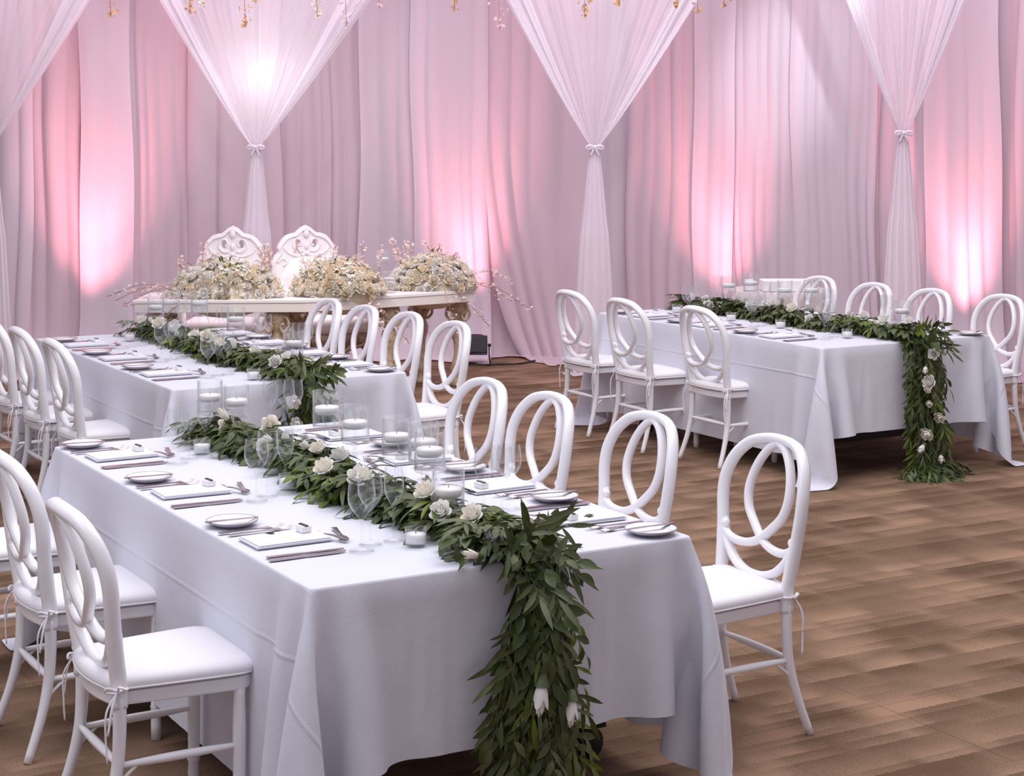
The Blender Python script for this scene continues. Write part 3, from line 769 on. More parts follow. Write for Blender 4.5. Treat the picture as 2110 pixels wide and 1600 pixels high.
def setting(t, u, side, k, n):
    rz0 = RZ_L if side == 'L' else RZ_R; Wd = TABLES[t]['W']
    O = tp(t, u, 0 if side == 'L' else Wd, ZT)
    rgt = -U if side == 'L' else U; fwd = V if side == 'L' else -V
    rng = random.Random(hash((t, side, k)) % 1000 if False else (k*7+(0 if side == 'L' else 50)+len(t)*3))
    where = '%s %s place at the %s' % (ORD[n][k], 'left-side' if side == 'L' else 'right-side', TABLES[t]['say'])
    def W_(x, y, z=0): return O+rgt*(x+rng.uniform(-.006, .006))+fwd*(y+rng.uniform(-.006, .006))+Vector((0, 0, z))
    gp = ' on the '+TABLES[t]['say']
    pw = W_(-.27, .092)
    place('bread_plate', plate_me, pw, 0, 'round white bread plate, '+where, 'plate', 'bread plates'+gp, [('rim', rim_shade_me)])
    place('butter_knife', CUT['butter_knife'], pw+rgt*.01-fwd*.09+Vector((0, 0, .0175)), rz0+rng.uniform(-.1, .1)-.06, 'butter knife lying across the bread plate, '+where, 'knife', 'butter knives'+gp)
    place('dinner_fork', CUT['dinner_fork'], W_(-.165, .018), rz0+rng.uniform(-.04, .04), 'outer silver fork, '+where, 'fork', 'forks'+gp)
    place('dinner_fork', CUT['dinner_fork'], W_(-.130, .026), rz0+rng.uniform(-.04, .04), 'inner silver fork, '+where, 'fork', 'forks'+gp)
    place('folded_napkin', NAP, W_(.0, .15), rz0+rng.uniform(-.05, .05), 'folded white napkin, '+where, 'napkin', 'folded napkins'+gp)
    b = place('card_box', BOX, W_(-.025, .225, .0108), rz0+.1, 'little white box on the napkin end, '+where, 'box', 'little boxes on the napkins'+gp, [('lid', LID)])
    place('dinner_knife', CUT['dinner_knife'], W_(.185, .018), rz0+rng.uniform(-.03, .03), 'inner dinner knife, '+where, 'knife', 'dinner knives'+gp)
    place('dinner_knife', CUT['dinner_knife'], W_(.212, .022), rz0+rng.uniform(-.03, .03), 'outer dinner knife, '+where, 'knife', 'dinner knives'+gp)
    place('dessert_spoon', CUT['dessert_spoon'], W_(.118, .300), rz0+PI/2+.30, 'dessert spoon above the napkin, '+where, 'spoon', 'dessert spoons'+gp)
    place('dessert_fork', CUT['dessert_fork'], W_(-.07, .345), rz0-PI/2-.22, 'dessert fork above the napkin, '+where, 'fork', 'dessert forks'+gp)
    place('water_goblet', goblet_me, W_(.24, .285), 0, 'round-bowled water goblet, '+where, 'glass', 'water goblets'+gp)
    place('wine_glass', wine_me, W_(.175, .350), 0, 'slimmer red wine glass, '+where, 'glass', 'wine glasses'+gp)
    place('wine_glass', flute_me, W_(.165, .418), 0, 'narrow white wine glass next to garland, '+where, 'glass', 'white wine glasses'+gp)
BOX = G().box((0, 0, .010), (.042, .030, .018)).me('card_box', M['card'], False)
LID = G().box((0, 0, .0205), (.043, .010, .004)).me('lid', M['dark'], False)
SET = {('near', 'L'): [.54, 1.335, 2.10], ('near', 'R'): [.345, .90, 1.50, 2.08],
       ('mid', 'L'): [.52, 1.22, 1.90], ('mid', 'R'): [.36, .92, 1.48, 2.02],
       ('far', 'L'): [.55, 1.24, 1.92], ('far', 'R'): [.33, .88, 1.42, 1.98]}
for (t, s), us in SET.items():
    for k, u in enumerate(us): setting(t, u, s, k, len(us))

# candle vases and votives
def vase(t, u, v, H_, label, R=.049, bowl=.127, base=.0):
    root = empty('candle_vase', tp(t, u, v, ZT+base)); tag(root, label, 'vase', 'stemmed candle vases')
    hb = H_-bowl
    prof = [(.0001, .001), (.042, .001), (.042, .004), (.014, .008), (.007, .018), (.007, max(.02, hb-.022)), (.012, hb-.010), (R*.9, hb), (R, hb+.004), (R, H_), (R-.002, H_), (R-.002, hb+.008), (.0001, hb+.006)]
    link('glass_bowl', lath('glass_bowl', prof, M['glass'], 28), root)
    wz = hb+bowl*.42
    link('water', lath('water', [(.0001, hb+.0085), (R-.003, hb+.0085), (R-.003, wz), (.0001, wz)], M['water'], 24), root)
    c = link('floating_candle', lath('floating_candle', [(.0001, wz-.006), (.036, wz-.006), (.0415, wz+.004), (.0425, wz+.014), (.040, wz+.020), (.0001, wz+.020)], M['wax'], 24), root)
    link('wick', lath('wick', [(.001, wz+.02), (.001, wz+.028), (.0001, wz+.028)], M['wick'], 6), c)
VS = [
 ('near', .40, .62, .185, 'short stemmed candle vase nearest the camera in the foreground garland'),
 ('near', .60, .66, .270, 'taller candle vase, front of the trio, second cluster on foreground garland'),
 ('near', .72, .70, .275, 'candle vase in the middle of the second cluster, foreground garland'),
 ('near', .83, .66, .280, 'candle vase at back of the second cluster, foreground garland'),
 ('near', 1.19, .68, .270, 'lower candle vase of the third cluster, foreground garland'),
 ('near', 1.29, .62, .310, 'tallest candle vase of the third cluster, foreground garland'),
 ('near', 2.14, .62, .225, 'front candle vase at the far end of the foreground garland'),
 ('near', 2.24, .55, .235, 'rear candle vase at the far end of the foreground garland'),
 ('mid', .30, .74, .205, 'candle vase nearest the hanging end of the middle left garland'),
 ('mid', 1.62, .72, .300, 'right candle vase of the far pair on the middle left garland'),
 ('mid', 1.76, .60, .300, 'left candle vase of the far pair on the middle left garland'),
 ('mid', 1.05, .72, .260, 'candle vase half way along the middle left garland'),
 ('mid', 2.2, .66, .230, 'candle vase at the very far end of the middle left garland'),
 ('far', .12, .70, .225, 'candle vase beside the hanging end of the far right garland'),
 ('far', .89, .66, .290, 'candle vase in front of the furthest right-side chair, far right table'),
 ('far', 1.15, .66, .270, 'candle vase in front of the white box, far right table'),
 ('far', 1.50, .66, .290, 'candle vase left of the white box, far right table'),
 ('far', 1.71, .64, .260, 'leftmost candle vase on the far right table'),
]
for v_ in VS: vase(*v_)
def votive(t, u, v, label):
    root = empty('votive_candle', tp(t, u, v, ZT)); tag(root, label, 'candle', 'low votive candles')
    link('glass_cup', lath('glass_cup', [(.0001, .001), (.027, .001), (.031, .008), (.032, .052), (.0305, .052), (.029, .008), (.0001, .006)], M['glass'], 24), root)
    c = link('wax', lath('wax', [(.0001, .007), (.028, .008), (.0298, .034), (.0001, .033)], M['wax'], 20), root)
    link('wick', lath('wick', [(.001, .033), (.001, .041), (.0001, .041)], M['wick'], 6), c)
for a in [('near', .29, .455, 'votive candle in clear cup at near left edge of the foreground garland'),
          ('near', 1.225, .45, 'votive candle behind the middle left-side glasses, foreground table'),
          ('near', 2.0, .43, 'votive candle by the furthest left-side glasses, foreground table'),
          ('mid', .114, .45, 'votive candle at the near left edge of the middle left garland'),
          ('mid', 1.98, .43, 'votive candle at the far left of the middle left garland'),
          ('far', .30, .44, 'votive candle nearest the hanging end, far right garland'),
          ('far', .92, .44, 'second votive candle along the far right garland'),
          ('far', 1.42, .44, 'third votive candle along the far right garland'),
          ('far', 2.02, .44, 'votive candle at far left end of the far right garland')]: votive(*a)

# ------------------------------------------------------------------ foliage
def leaf_g(Lg, Wd, fold=.25, curl=.25, n=5):
    g = G(); rows = []
    for i in range(n+1):
        t = i/n; w = Wd*.5*math.sin(PI*min(1, t*.94+.03))**.9 if 0 < i < n else Wd*.03
        z = -curl*Lg*t*t
        rows.append([(-w, Lg*t, z+fold*w), (0, Lg*t, z), (w, Lg*t, z+fold*w)])
    return g.grid(rows)
LEAF = {}
for nm, (a, b, c_, d_) in {'broad': (.070, .034, .3, .2), 'oval': (.058, .024, .2, .35), 'willow': (.105, .018, .25, .3)}.items():
    LEAF[nm] = leaf_g(a*.86, b*.84, c_, d_)
LEAF_ME = {(nm, mt): LEAF[nm].me('leaf', M[mt]) for nm in LEAF for mt in ('leaf_dark', 'leaf_grey', 'leaf_light')}

def petals(layers):
    """layers: (count, radius, height, flare, width, z0)"""
    g = G(); rng = random.Random(3)
    for li, (n, r, h, fl_, w, z0) in enumerate(layers):
        for k in range(n):
            a0 = 2*PI*(k+.37*li)/n+rng.uniform(-.1, .1); rows = []
            for i in range(5):
                t = i/4; rr = r*(.35+.65*math.sin(t*PI/2))+fl_*t*t; z = z0+h*t-(.25*h*max(0, t-.75)/.25 if fl_ > .006 else 0)
                ww = w*(math.sin(PI*(.18+.72*t)))**.7
                rows.append([((rr*(1-.10*q*q))*math.cos(a0+q*ww), (rr*(1-.10*q*q))*math.sin(a0+q*ww), z-.12*h*q*q) for q in (-1, -.5, 0, .5, 1)])
            g.grid(rows)
    return g
rose_g = petals([(5, .023, .026, .009, .80, 0), (5, .021, .032, .004, .80, .002), (5, .016, .035, .001, .85, .003), (4, .010, .036, -.001, 1.0, .004), (3, .005, .035, -.001, 1.3, .005)])
bud_g = petals([(4, .014, .044, .000, 1.0, 0), (4, .012, .050, -.006, 1.0, .002), (3, .007, .054, -.004, 1.3, .002)])
cal = G().lathe([(.0001, -.012), (.006, -.010), (.011, .002), (.013, .010)], 7)
small_g = petals([(5, .010, .010, .010, .6, 0)])
ROSE = {c: rose_g.me('rose', M[c]) for c in ('rose', 'rose_white', 'rose_warm')}
BUD = {c: bud_g.me('rosebud', M[c]) for c in ('rose', 'rose_white', 'rose_warm')}
CAL = cal.me('sepals', M['stem'])

def merged(items, name, mats, parent, kind=True):
    """items: (G, matrix) joined per material into one stuff part"""
    for mt, lst in items.items():
        vs = []; fs = []; off = 0
        for g, Mx in lst:
            A = np.array([tuple(v) for v in g.v]); Mm = np.array(Mx); A = A@Mm[:3, :3].T+Mm[:3, 3]
            vs.append(A); fs += [tuple(i+off for i in f) for f in g.f]; off += len(A)
        if not vs: continue
        me = bpy.data.meshes.new(name); me.from_pydata(np.concatenate(vs).tolist(), [], fs); me.materials.append(M[mt])
        me.polygons.foreach_set('use_smooth', [True]*len(me.polygons)); me.update()
        o = link(name, me, parent); o['kind'] = 'stuff'

def basis(y, z):
    y = y.normalized(); x = y.cross(z)
    if x.length < 1e-4: x = y.cross(Vector((1, 0, 0)))
    x.normalize(); z = x.cross(y)
    return Matrix(((x.x, y.x, z.x), (x.y, y.y, z.y), (x.z, y.z, z.z)))

def garland(t, label, seed, n_top, n_hang, u_end, vc, flowers, hang_flowers, floor_tail=False):
    rng = random.Random(seed); root = empty('leaf_garland', tp(t, 1.2, vc, ZT)); tag(root, label, 'garland', 'leaf garlands running along the tables')
    o0 = root.location.copy()
    leaves = []; stems = G()
    def sprig(r, d, up, ln, kind, nl, zmin, grav=.05, umax=None):
        pts = []
        for i in range(6):
            q = i/5; p = r+d*(ln*q)+Vector((0, 0, -grav*q*q*ln/.15))
            if p.z < zmin+.003: p.z = zmin+.003+.004*rng.random()
            if umax is not None:
                uu = (p-TABLES[t]['P']).dot(U)
                if uu > umax: p = p-U*(uu-umax)
            pts.append(p)
        stems.tube([p-o0 for p in pts], [.0018, .0017, .0015, .0013, .001, .0006], 4, cap=False)
        mt = rng.choices(('leaf_dark', 'leaf_grey', 'leaf_light'), (5, 3.2, 1.3) if kind != 'willow' else (3, 5, 1))[0]
        for k in range(nl):
            q = .12+.88*k/max(1, nl-1); i = min(4, int(q*5)); p = pts[i].lerp(pts[i+1], q*5-i) if q < 1 else pts[5]
            tan = (pts[min(5, i+1)]-pts[i]).normalized(); side = tan.cross(up).normalized()*(1 if k % 2 else -1)
            ld = (tan*rng.uniform(.55, 1.1)+side*rng.uniform(.45, .95)*(0 if k == nl-1 else 1)+up*rng.uniform(-.15, .45)+Vector((0, 0, -.15))).normalized()
            sc = rng.uniform(.75, 1.2); Lf = LEAF[kind].v[-2].y*sc
            tip = p+ld*Lf
            if tip.z < zmin+.004: ld.z += (zmin+.006-tip.z)/Lf; ld.normalize()
            if umax is not None:
                uu = (p+ld*Lf-TABLES[t]['P']).dot(U)
                if uu > umax: ld = (ld-U*((uu-umax)/Lf)).normalized()
            nz = (up+Vector((rng.uniform(-.5, .5), rng.uniform(-.5, .5), rng.uniform(-.2, .4)))).normalized()
            leaves.append((p, basis(ld, nz), sc, kind, mt))
    for k in range(n_top):
        s = u_end*(k+rng.random())/n_top*1.0; side = rng.choice((-1, 1))
        c = tp(t, s, vc+rng.uniform(-.05, .05)+.02*math.sin(s*5), ZT+rng.uniform(.015, .075))
        an = rng.uniform(.15, 1.45); toward = -1 if (s < .25 or rng.random() < .8) and s < u_end-.15 else 1
        d = (U*math.cos(an)*toward+V*side*math.sin(an)+Vector((0, 0, rng.uniform(.05, .65)))).normalized()
        ln = rng.uniform(.09, .17)*(1-.35*abs(math.sin(an)))
        kind = rng.choices(('broad', 'oval', 'willow'), (3.5, 3, 3))[0]
        sprig(c, d, Vector((0, 0, 1)), ln, kind, rng.randint(6, 9), ZT, grav=.05)
    for k in range(n_hang):
        z = .84-(.84-.06)*(k+rng.random())/n_hang
        out = .025+.08*rng.random()+(.02 if z > .7 else 0)
        wv = .040+.045*math.sin(min(1, (.84-z)/.6)*PI/2)
        c = tp(t, -out if z < .77 else rng.uniform(-.06, .03), vc+.03+rng.uniform(-1, 1)*wv, z)
        d = (Vector((0, 0, -1))+V*rng.gauss(0, .20)-U*rng.uniform(0, .35)).normalized()
        if z > .76: d = (-U*rng.uniform(.3, 1)+V*rng.gauss(0, .35)+Vector((0, 0, rng.uniform(-.6, .3)))).normalized()
        kind = rng.choices(('broad', 'oval', 'willow'), (.5, 1.6, 6) if z < .52 else (3, 3, 3))[0]
        sprig(c, d, (-U+Vector((0, 0, .25))).normalized(), rng.uniform(.12, .22), kind, rng.randint(7, 10), .004, grav=.0, umax=-.012 if z < .74 else None)
    for k in range(16):
        z = rng.uniform(.25, .78); sd = rng.choice((-1, 1, 1))
        c = tp(t, -.07, vc+.03+sd*.06, z); d = (Vector((0, 0, -1))+V*sd*rng.uniform(.35, .9)-U*rng.uniform(.1, .4)).normalized()
        sprig(c, d, (-U+Vector((0, 0, .25))).normalized(), rng.uniform(.14, .20), rng.choice(('willow', 'oval')), 7, .004, grav=.03, umax=-.012)
    if floor_tail:
        for k in range(70):
            c = tp(t, -.06-.06*rng.random(), vc+.03+rng.uniform(-.10, .10), .03+.05*rng.random())
            a = rng.uniform(-1.4, 1.4); d = (-U*math.cos(a)+V*math.sin(a)+Vector((0, 0, rng.uniform(-.1, .25)))).normalized()
            sprig(c, d, Vector((0, 0, 1)), rng.uniform(.10, .2), rng.choice(('oval', 'willow')), 8, .004, umax=-.01)
    # largest-showing leaves become parts
    eye = Vector((0, 0, 1.949))
    def score(lf):
        p, B, sc, kind, mt = lf; w = p-eye; n = B.col[2]
        lift = (p.z-ZT) if (p-TABLES[t]['P']).dot(U) > .03 else .04
        return sc*sc*LEAF[kind].v[-2].y*abs(n.dot(w.normalized()))/w.length_squared*(.6+4*max(0, lift))
    order = sorted(range(len(leaves)), key=lambda i: -score(leaves[i]))
    big = set(order[:288]); rest = {}
    for i, (p, B, sc, kind, mt) in enumerate(leaves):
        if i in big:
            o = link('leaf', LEAF_ME[(kind, mt)], root); o.location = p-o0; o.rotation_mode = 'QUATERNION'; o.rotation_quaternion = B.to_quaternion(); o.scale = (sc, sc, sc)
        else:
            Mx = Matrix.Translation(p-o0) @ (B*sc).to_4x4(); rest.setdefault(mt, []).append((LEAF[kind], Mx))
    merged(rest, 'leaves', None, root)
    so = link('stems', stems.me('stems', M['stem']), root); so['kind'] = 'stuff'
    main = spline([tp(t, u_end, vc, ZT+.02)-o0, tp(t, u_end*.6, vc+.01, ZT+.03)-o0, tp(t, .3, vc, ZT+.03)-o0, tp(t, .02, vc+.01, ZT+.035)-o0, tp(t, -.05, vc+.02, ZT-.04)-o0, tp(t, -.055, vc+.03, .4)-o0, tp(t, -.055, vc+.03, .03)-o0], 6)
    link('main_stem', G().tube(main, .006, 6).me('main_stem', M['stem']), root)
    for (u, dv, dz, kind, sc, az, el) in flowers+hang_flowers:
        me = (ROSE if kind[0] == 'r' else BUD)[{'c': 'rose', 'w': 'rose_white', 'y': 'rose_warm'}[kind[1]]]
        p = tp(t, u, vc+dv, ZT+dz)-o0
        o = link('rose' if kind[0] == 'r' else 'rosebud', me, root, p, (el, 0, az), (sc,)*3)
        link('sepals', CAL, o)

def rand_flowers(seed, n, u_end, hang=6):
    rng = random.Random(seed); F = []; Hh = []
    for k in range(n):
        u = u_end*(k+.2+.6*rng.random())/n; s = rng.choice((-1, 1)); 
        F.append((u, rng.uniform(-.10, .08), rng.uniform(.065, .105) if rng.random() < .75 else .045, rng.choice(('rc', 'rw', 'rw', 'bc', 'bw')), rng.uniform(.9, 1.3), rng.uniform(-.6, .9)-PI*.16, rng.uniform(.3, 1.15)))
    for k in range(hang):
        z = -.02-.66*(k+.3+.5*rng.random())/hang
        Hh.append((-.150-.015*rng.random(), rng.uniform(-.07, .11), z, rng.choice(('bw', 'bc', 'rw', 'rc')), rng.uniform(1.1, 1.5), PI/6*-1+rng.uniform(-.4, .4), rng.uniform(1.2, 2.2)))
    return F, Hh
nf, nh = rand_flowers(11, 22, 2.2, 0)
nh = [(-.10, .10, .02, 'rc', .95, .5, 1.1), (-.145, .02, -.30, 'bw', 1.7, -.4, 2.9), (-.135, .12, -.36, 'bw', 1.5, -.2, 2.9), (-.05, -.12, .035, 'bc', 1.0, -1.3, 1.3)]
garland('near', 'thick leaf and white rose garland on the foreground table, hanging at its near end', 21, 460, 230, 2.30, .60, nf, nh)
nf, nh = rand_flowers(12, 22, 2.2, 6)
garland('mid', 'leaf and white rose garland on the middle left table', 22, 380, 150, 2.25, .62, nf, nh)
nf, nh = rand_flowers(13, 22, 2.1, 9)
garland('far', 'leaf and rose garland on the far right table, its tail reaching the carpet', 23, 380, 220, 2.22, .66, nf, nh, True)
# loose leaves on the napkins
for nm, t, u, v, rz in (('near-left', 'near', .58, .135, .7), ('near-right', 'near', .33, 1.09, 2.4)):
    tag(link('loose_leaf', LEAF_ME[('broad', 'leaf_dark')], None, tp(t, u, v, ZT+.014), (0, 0, rz), (.8,)*3), 'single green leaf lying on the nearest %s napkin, foreground table' % ('left-side' if 'left' in nm else 'right-side'), 'leaf')

# ------------------------------------------------------------------ head table with flowers, thrones
def head_table():
    root = empty('head_table', (0, 0, 0)); tag(root, 'long cream head table on carved gilt legs in front of two thrones', 'table')
    front = [(-2.75, 12.72), (-1.50, 12.78), (-1.00, 13.08), (-.27, 13.62)]
    back = [(-.62, 14.1), (-1.30, 13.60), (-1.68, 13.42), (-2.75, 13.36)]
    bevel_obj(link('tabletop', G().prism(front+back, .735, .760).me('tabletop', M['carved'], False), root), .004)
    def inset(P, d): c = Vector((sum(p[0] for p in P)/len(P), sum(p[1] for p in P)/len(P))); return [(p[0]+(c.x-p[0])*d, p[1]+(c.y-p[1])*d) for p in P]
    bevel_obj(link('apron', G().prism(inset(front+back, .012), .668, .734).me('apron', M['cream'], False), root), .003)
    def leg(x, y):
        pr = [(.0001, 0), (.055, 0), (.06, .03), (.04, .05), (.055, .09), (.065, .14), (.045, .20), (.032, .26), (.038, .34), (.055, .40), (.06, .45), (.04, .50), (.05, .53), (.075, .58), (.085, .63), (.075, .668), (.0001, .668)]
        o = link('leg', G().lathe(pr, 14, (x, y, 0)).me('leg', M['antique']), root)
        for s in (-1, 1):
            sc = G()
            sc.tube(spline([(x+s*.02, y-.06, .64), (x+s*.075, y-.07, .62), (x+s*.09, y-.07, .56), (x+s*.05, y-.075, .52), (x+s*.03, y-.075, .56), (x+s*.055, y-.075, .585)], 5), .011, 6)
            link('scroll_carving', sc.me('scroll_carving', M['antique']), o)
    for x, y in ((-2.6, 12.86), (-1.72, 12.9), (-.93, 13.3), (-.42, 13.72), (-.72, 13.9), (-1.62, 13.28), (-2.6, 13.24)): leg(x, y)
head_table()

def throne(x, y, rz, label):
    root = empty('throne', (x, y, 0), rz); tag(root, label, 'chair', 'carved white thrones')
    half = [(0, 1.222), (.035, 1.205), (.070, 1.175), (.090, 1.160), (.120, 1.158), (.165, 1.142), (.200, 1.108), (.222, 1.075), (.240, 1.048), (.222, 1.030), (.232, 1.010), (.255, .985), (.276, .955), (.290, .925), (.282, .900), (.290, .86), (.295, .76), (.280, .66), (.255, .56), (.250, .50)]
    cu = bpy.data.curves.new('throne_back', 'CURVE'); cu.dimensions = '2D'; cu.fill_mode = 'BOTH'; cu.extrude = .022; cu.bevel_depth = .006; cu.bevel_resolution = 1
    loops = [[(a, b) for a, b in half]+[(-a, b) for a, b in half[::-1][:-1]]]
    for s in (-1, 1):
        loops.append([(s*(.070+.024*math.cos(q)*(1.0)), 1.075+.036*math.sin(q)) for q in [2*PI*k/14 for k in range(14)]])
    for lp in loops:
        sp = cu.splines.new('POLY'); sp.points.add(len(lp)-1)
        for i, (a, b) in enumerate(lp): sp.points[i].co = (a, b, 0, 1)
        sp.use_cyclic_u = True
    tmp = bpy.data.objects.new('tmp', cu); COL.objects.link(tmp)
    dg = bpy.context.evaluated_depsgraph_get(); me = bpy.data.meshes.new_from_object(tmp.evaluated_get(dg))
    bpy.data.objects.remove(tmp); me.materials.clear(); me.materials.append(M['carved'])
    bk = link('backrest', me, root, (0, .28, 0), (PI/2-.10, 0, 0)); bk.location = (0, .36-.0, -.0)
    # local frame helper on the front face of the leaning back (front = -y)
    def F(a, b, off=.03): 
        c = math.cos(.10); s_ = math.sin(.10); return (a, .36-off+b*s_-.0, b*c)
    rim = G().tube([F(a*.955, 1.2+(b-1.2)*.985-.02, .032) for a, b in (half[::-1][:-1])]+[F(-a*.955, 1.2+(b-1.2)*.985-.02, .032) for a, b in half], .011, 6)
    link('rim_carving', rim.me('rim_carving', M['carved']), bk); 
    rim_o = bk.children[0]; rim_o.matrix_parent_inverse = Matrix.Identity(4)
    inv = (Matrix.Translation(bk.location) @ Matrix.Rotation(PI/2-.10, 4, 'X')).inverted()
    rim_o.data.transform(inv)
    sc = G()
    for s in (-1, 1):
        sc.tube(spline([F(s*.03, 1.02), F(s*.075, 1.018), F(s*.112, 1.06), F(s*.095, 1.115), F(s*.055, 1.115), F(s*.04, 1.08), F(s*.06, 1.06)], 5), .010, 6)
        sc.tube(spline([F(s*.02, .985), F(s*.09, .98), F(s*.16, 1.01), F(s*.19, 1.05)], 5), .009, 6)
        sc.tube(spline([F(s*.25, .93), F(s*.20, .96), F(s*.17, .93), F(s*.20, .90)], 5), .009, 6)
    sc.ball(F(0, 1.16, .04), .026, 10, (1, .5, 1.3)); sc.ball(F(0, 1.06, .04), .018, 10, (1, .5, 1.6)); sc.ball(F(0, 1.0, .04), .016)
    s_o = link('scroll_carving', sc.me('scroll_carving', M['carved']), bk); s_o.data.transform(inv)
    # tufted pad
    rows = []
    for i in range(15):
        row = []
        for j in range(17):
            a = -1+j/8; b = i/14; w = .20+.03*math.sin(PI*b)
            puff = (1-a**6)*(1-(2*b-1)**8)*.035-.010*(0.5+0.5*math.cos(a*3*PI))*(0.5+.5*math.cos(b*4*PI))
            row.append(F(a*w*(1-.25*max(0, b-.7)/.3*1), .52+.42*b+(.04*(1-a*a) if b > .9 else 0), .03+max(0, puff)))
        rows.append(row)
    link('back_pad', G().grid(rows).me('back_pad', M['upholst']), root)
    bevel_obj(link('seat', G().box((0, 0, .455), (.60, .56, .11)).me('seat', M['upholst'], False), root), .035, 4)
    ap = G().box((0, 0, .355), (.60, .54, .09))
    for k in range(7):
        a = -1+k/3; ap.ball((a*.24, -.275, .345), .030, 8, (1, .35, 1))
    ap.tube(spline([(-.28, -.285, .32), (-.15, -.285, .29), (0, -.29, .255), (.15, -.285, .29), (.28, -.285, .32)], 5), .014, 6)
    ap.ball((0, -.285, .30), .045, 10, (1.2, .4, 1))
    link('carved_apron', ap.me('carved_apron', M['antique']), root)
    for sx in (-1, 1):
        for sy in (-1, 1):
            P = spline([(sx*.25, sy*.23, .33), (sx*.29, sy*.27, .26), (sx*.27, sy*.25, .12), (sx*.30, sy*.28, .02)], 6)
            link('leg', G().tube(P, [.045-.024*min(1, i/14) for i in range(len(P))], 9).me('leg', M['antique']), root)
        arm = G().tube(spline([(sx*.27, .26, .78), (sx*.31, .05, .74), (sx*.30, -.18, .70), (sx*.31, -.24, .66)], 6), .026, 8)
        arm.tube(spline([(sx*.31, -.20, .69), (sx*.29, -.16, .60), (sx*.28, -.20, .47)], 6), .022, 8)
        link('armrest', arm.me('armrest', M['carved']), root)
throne(-2.26, 13.78, 0.0, 'left carved white throne with scrolled crest behind the head table')
throne(-1.50, 13.95, .42, 'right carved white throne, turned slightly, scrolled crest')

def arrangement(x, y, w, d, h, seed, label, mats, trail=None):
    rng = random.Random(seed); root = empty('flower_centrepiece', (x, y, .7605)); tag(root, label, 'flowers', 'flower centrepieces on the head table')
    bx = G().lathe([(.0001, .002), (.12, .002), (.14, .03), (.15, .07), (.0001, .07)], 16)
    bo = link('bowl', bx.me('bowl', M['carved']), root, scale=(w*1.4, .8, .8))
    sm = {}
    for k in range(200):
        a = rng.uniform(-PI, 0.25*PI) if rng.random() < .8 else rng.uniform(-PI, PI); e = rng.random()**.9*PI/2
        px = w*.5*math.cos(a)*math.cos(e*.9); py = d*.5*math.sin(a)*math.cos(e*.9); pz = -.0+h*.72*math.sin(e)*(0.85+.3*rng.random())
        n = Vector((px/(w*.5), py/(d*.5), math.sin(e)*.8+.2)).normalized()
        q = n.to_track_quat('Z', 'Y')
        me = ROSE[rng.choice(mats)] if rng.random() < .82 else BUD[rng.choice(mats)]
        s = rng.uniform(.8, 1.5)
        o = link('rose' if me.name.startswith('rose') and 'bud' not in me.name else 'rosebud', me, root, (px, py, pz)); o.rotation_mode = 'QUATERNION'; o.rotation_quaternion = q; o.scale = (s, s, s)
    link('core_filler', G().ball((0, 0, .03), 1, 16, (w*.44, d*.44, h*.66)).me('core_filler', M['rose_warm']), root)  # added filler ball so gaps between petals do not look dark
    for k in range(800):
        a = rng.uniform(-PI, PI); e = rng.random()*PI/2; rr = rng.uniform(.8, 1.12)
        p = Vector((w*.5*math.cos(a)*math.cos(e)*rr, d*.5*math.sin(a)*math.cos(e)*rr, .03+h*.82*math.sin(e)*rr))
        mt = rng.choices(('rose_warm', 'rose_green', 'rose_white', 'leaf_light', 'leaf_dark'), (3, .5, 6, .5, .3))[0]
        gg = small_g if mt.startswith('rose') else LEAF['oval']
        q = (p+Vector((0, 0, .05))).normalized().to_track_quat('Z' if gg is small_g else 'Y', 'Y' if gg is small_g else 'Z').to_matrix()
        sm.setdefault(mt, []).append((gg, Matrix.Translation(p) @ (q*rng.uniform(.6, 1.15)).to_4x4()))
    # airy branches with tiny blossoms
    tw = G()
    br = [(rng.uniform(-.5, .5)*w, 0, .12, rng.uniform(-.12, .12), -.02, rng.uniform(.14, .28)) for _ in range(9)]+(trail or [])
    for (bx_, by_, bz_, dx, dy, dz) in br:
        P = spline([(bx_, by_, bz_), (bx_+dx*.5, by_+dy*.5, bz_+dz*.6+abs(dx)*.15), (bx_+dx, by_+dy, bz_+dz)], 5); tw.tube(P, .0022, 4)
        for p in P[2:]:
            for _ in range(3):
                pp = p+Vector((rng.gauss(0, .016), rng.gauss(0, .012), rng.gauss(0, .016)))
                sm.setdefault('blush', []).append((small_g, Matrix.Translation(pp) @ Matrix.Rotation(rng.uniform(0, 3), 4, 'X') @ Matrix.Scale(rng.uniform(.35, .75), 4)))
    link('twigs', tw.me('twigs', M['twig']), root)['kind'] = 'stuff'
    merged(sm, 'small_blossoms', None, root)
arrangement(-2.12, 12.98, .80, .34, .28, 31, 'left cream flower centrepiece, in front of the left throne', ['rose', 'rose_white', 'rose_warm'],
    [(-.35, -.1, .06, -.35, -.05, -.10), (-.3, -.15, .05, -.5, -.12, -.02), (-.2, -.2, .03, -.25, -.1, -.2), (-.35, -.1, .06, -.42, -.08, -.07), (-.3, -.12, .04, -.30, -.05, -.14)])
arrangement(-1.30, 13.10, .66, .34, .27, 32, 'middle lime and cream flower centrepiece on the head table', ['rose', 'rose_warm', 'rose_warm'],
    [(-.1, -.2, .03, -.12, -.08, -.16), (.2, -.2, .03, .2, -.1, -.28), (.25, -.2, .03, .3, -.1, -.35)])
arrangement(-.62, 13.62, .62, .32, .28, 33, 'right blush and cream flower centrepiece with trailing blossom twigs', ['rose', 'rose_white', 'rose_warm'],
    [(.2, -.1, .05, .42, 0, -.13), (.25, -.1, .08, .50, .05, -.22), (.1, -.2, .04, .12, -.05, -.38), (.15, -.2, .04, .30, -.05, -.3), (-.1, -.2, .03, -.1, -.05, -.3), (.25, 0, .1, .35, 0, -.02)])
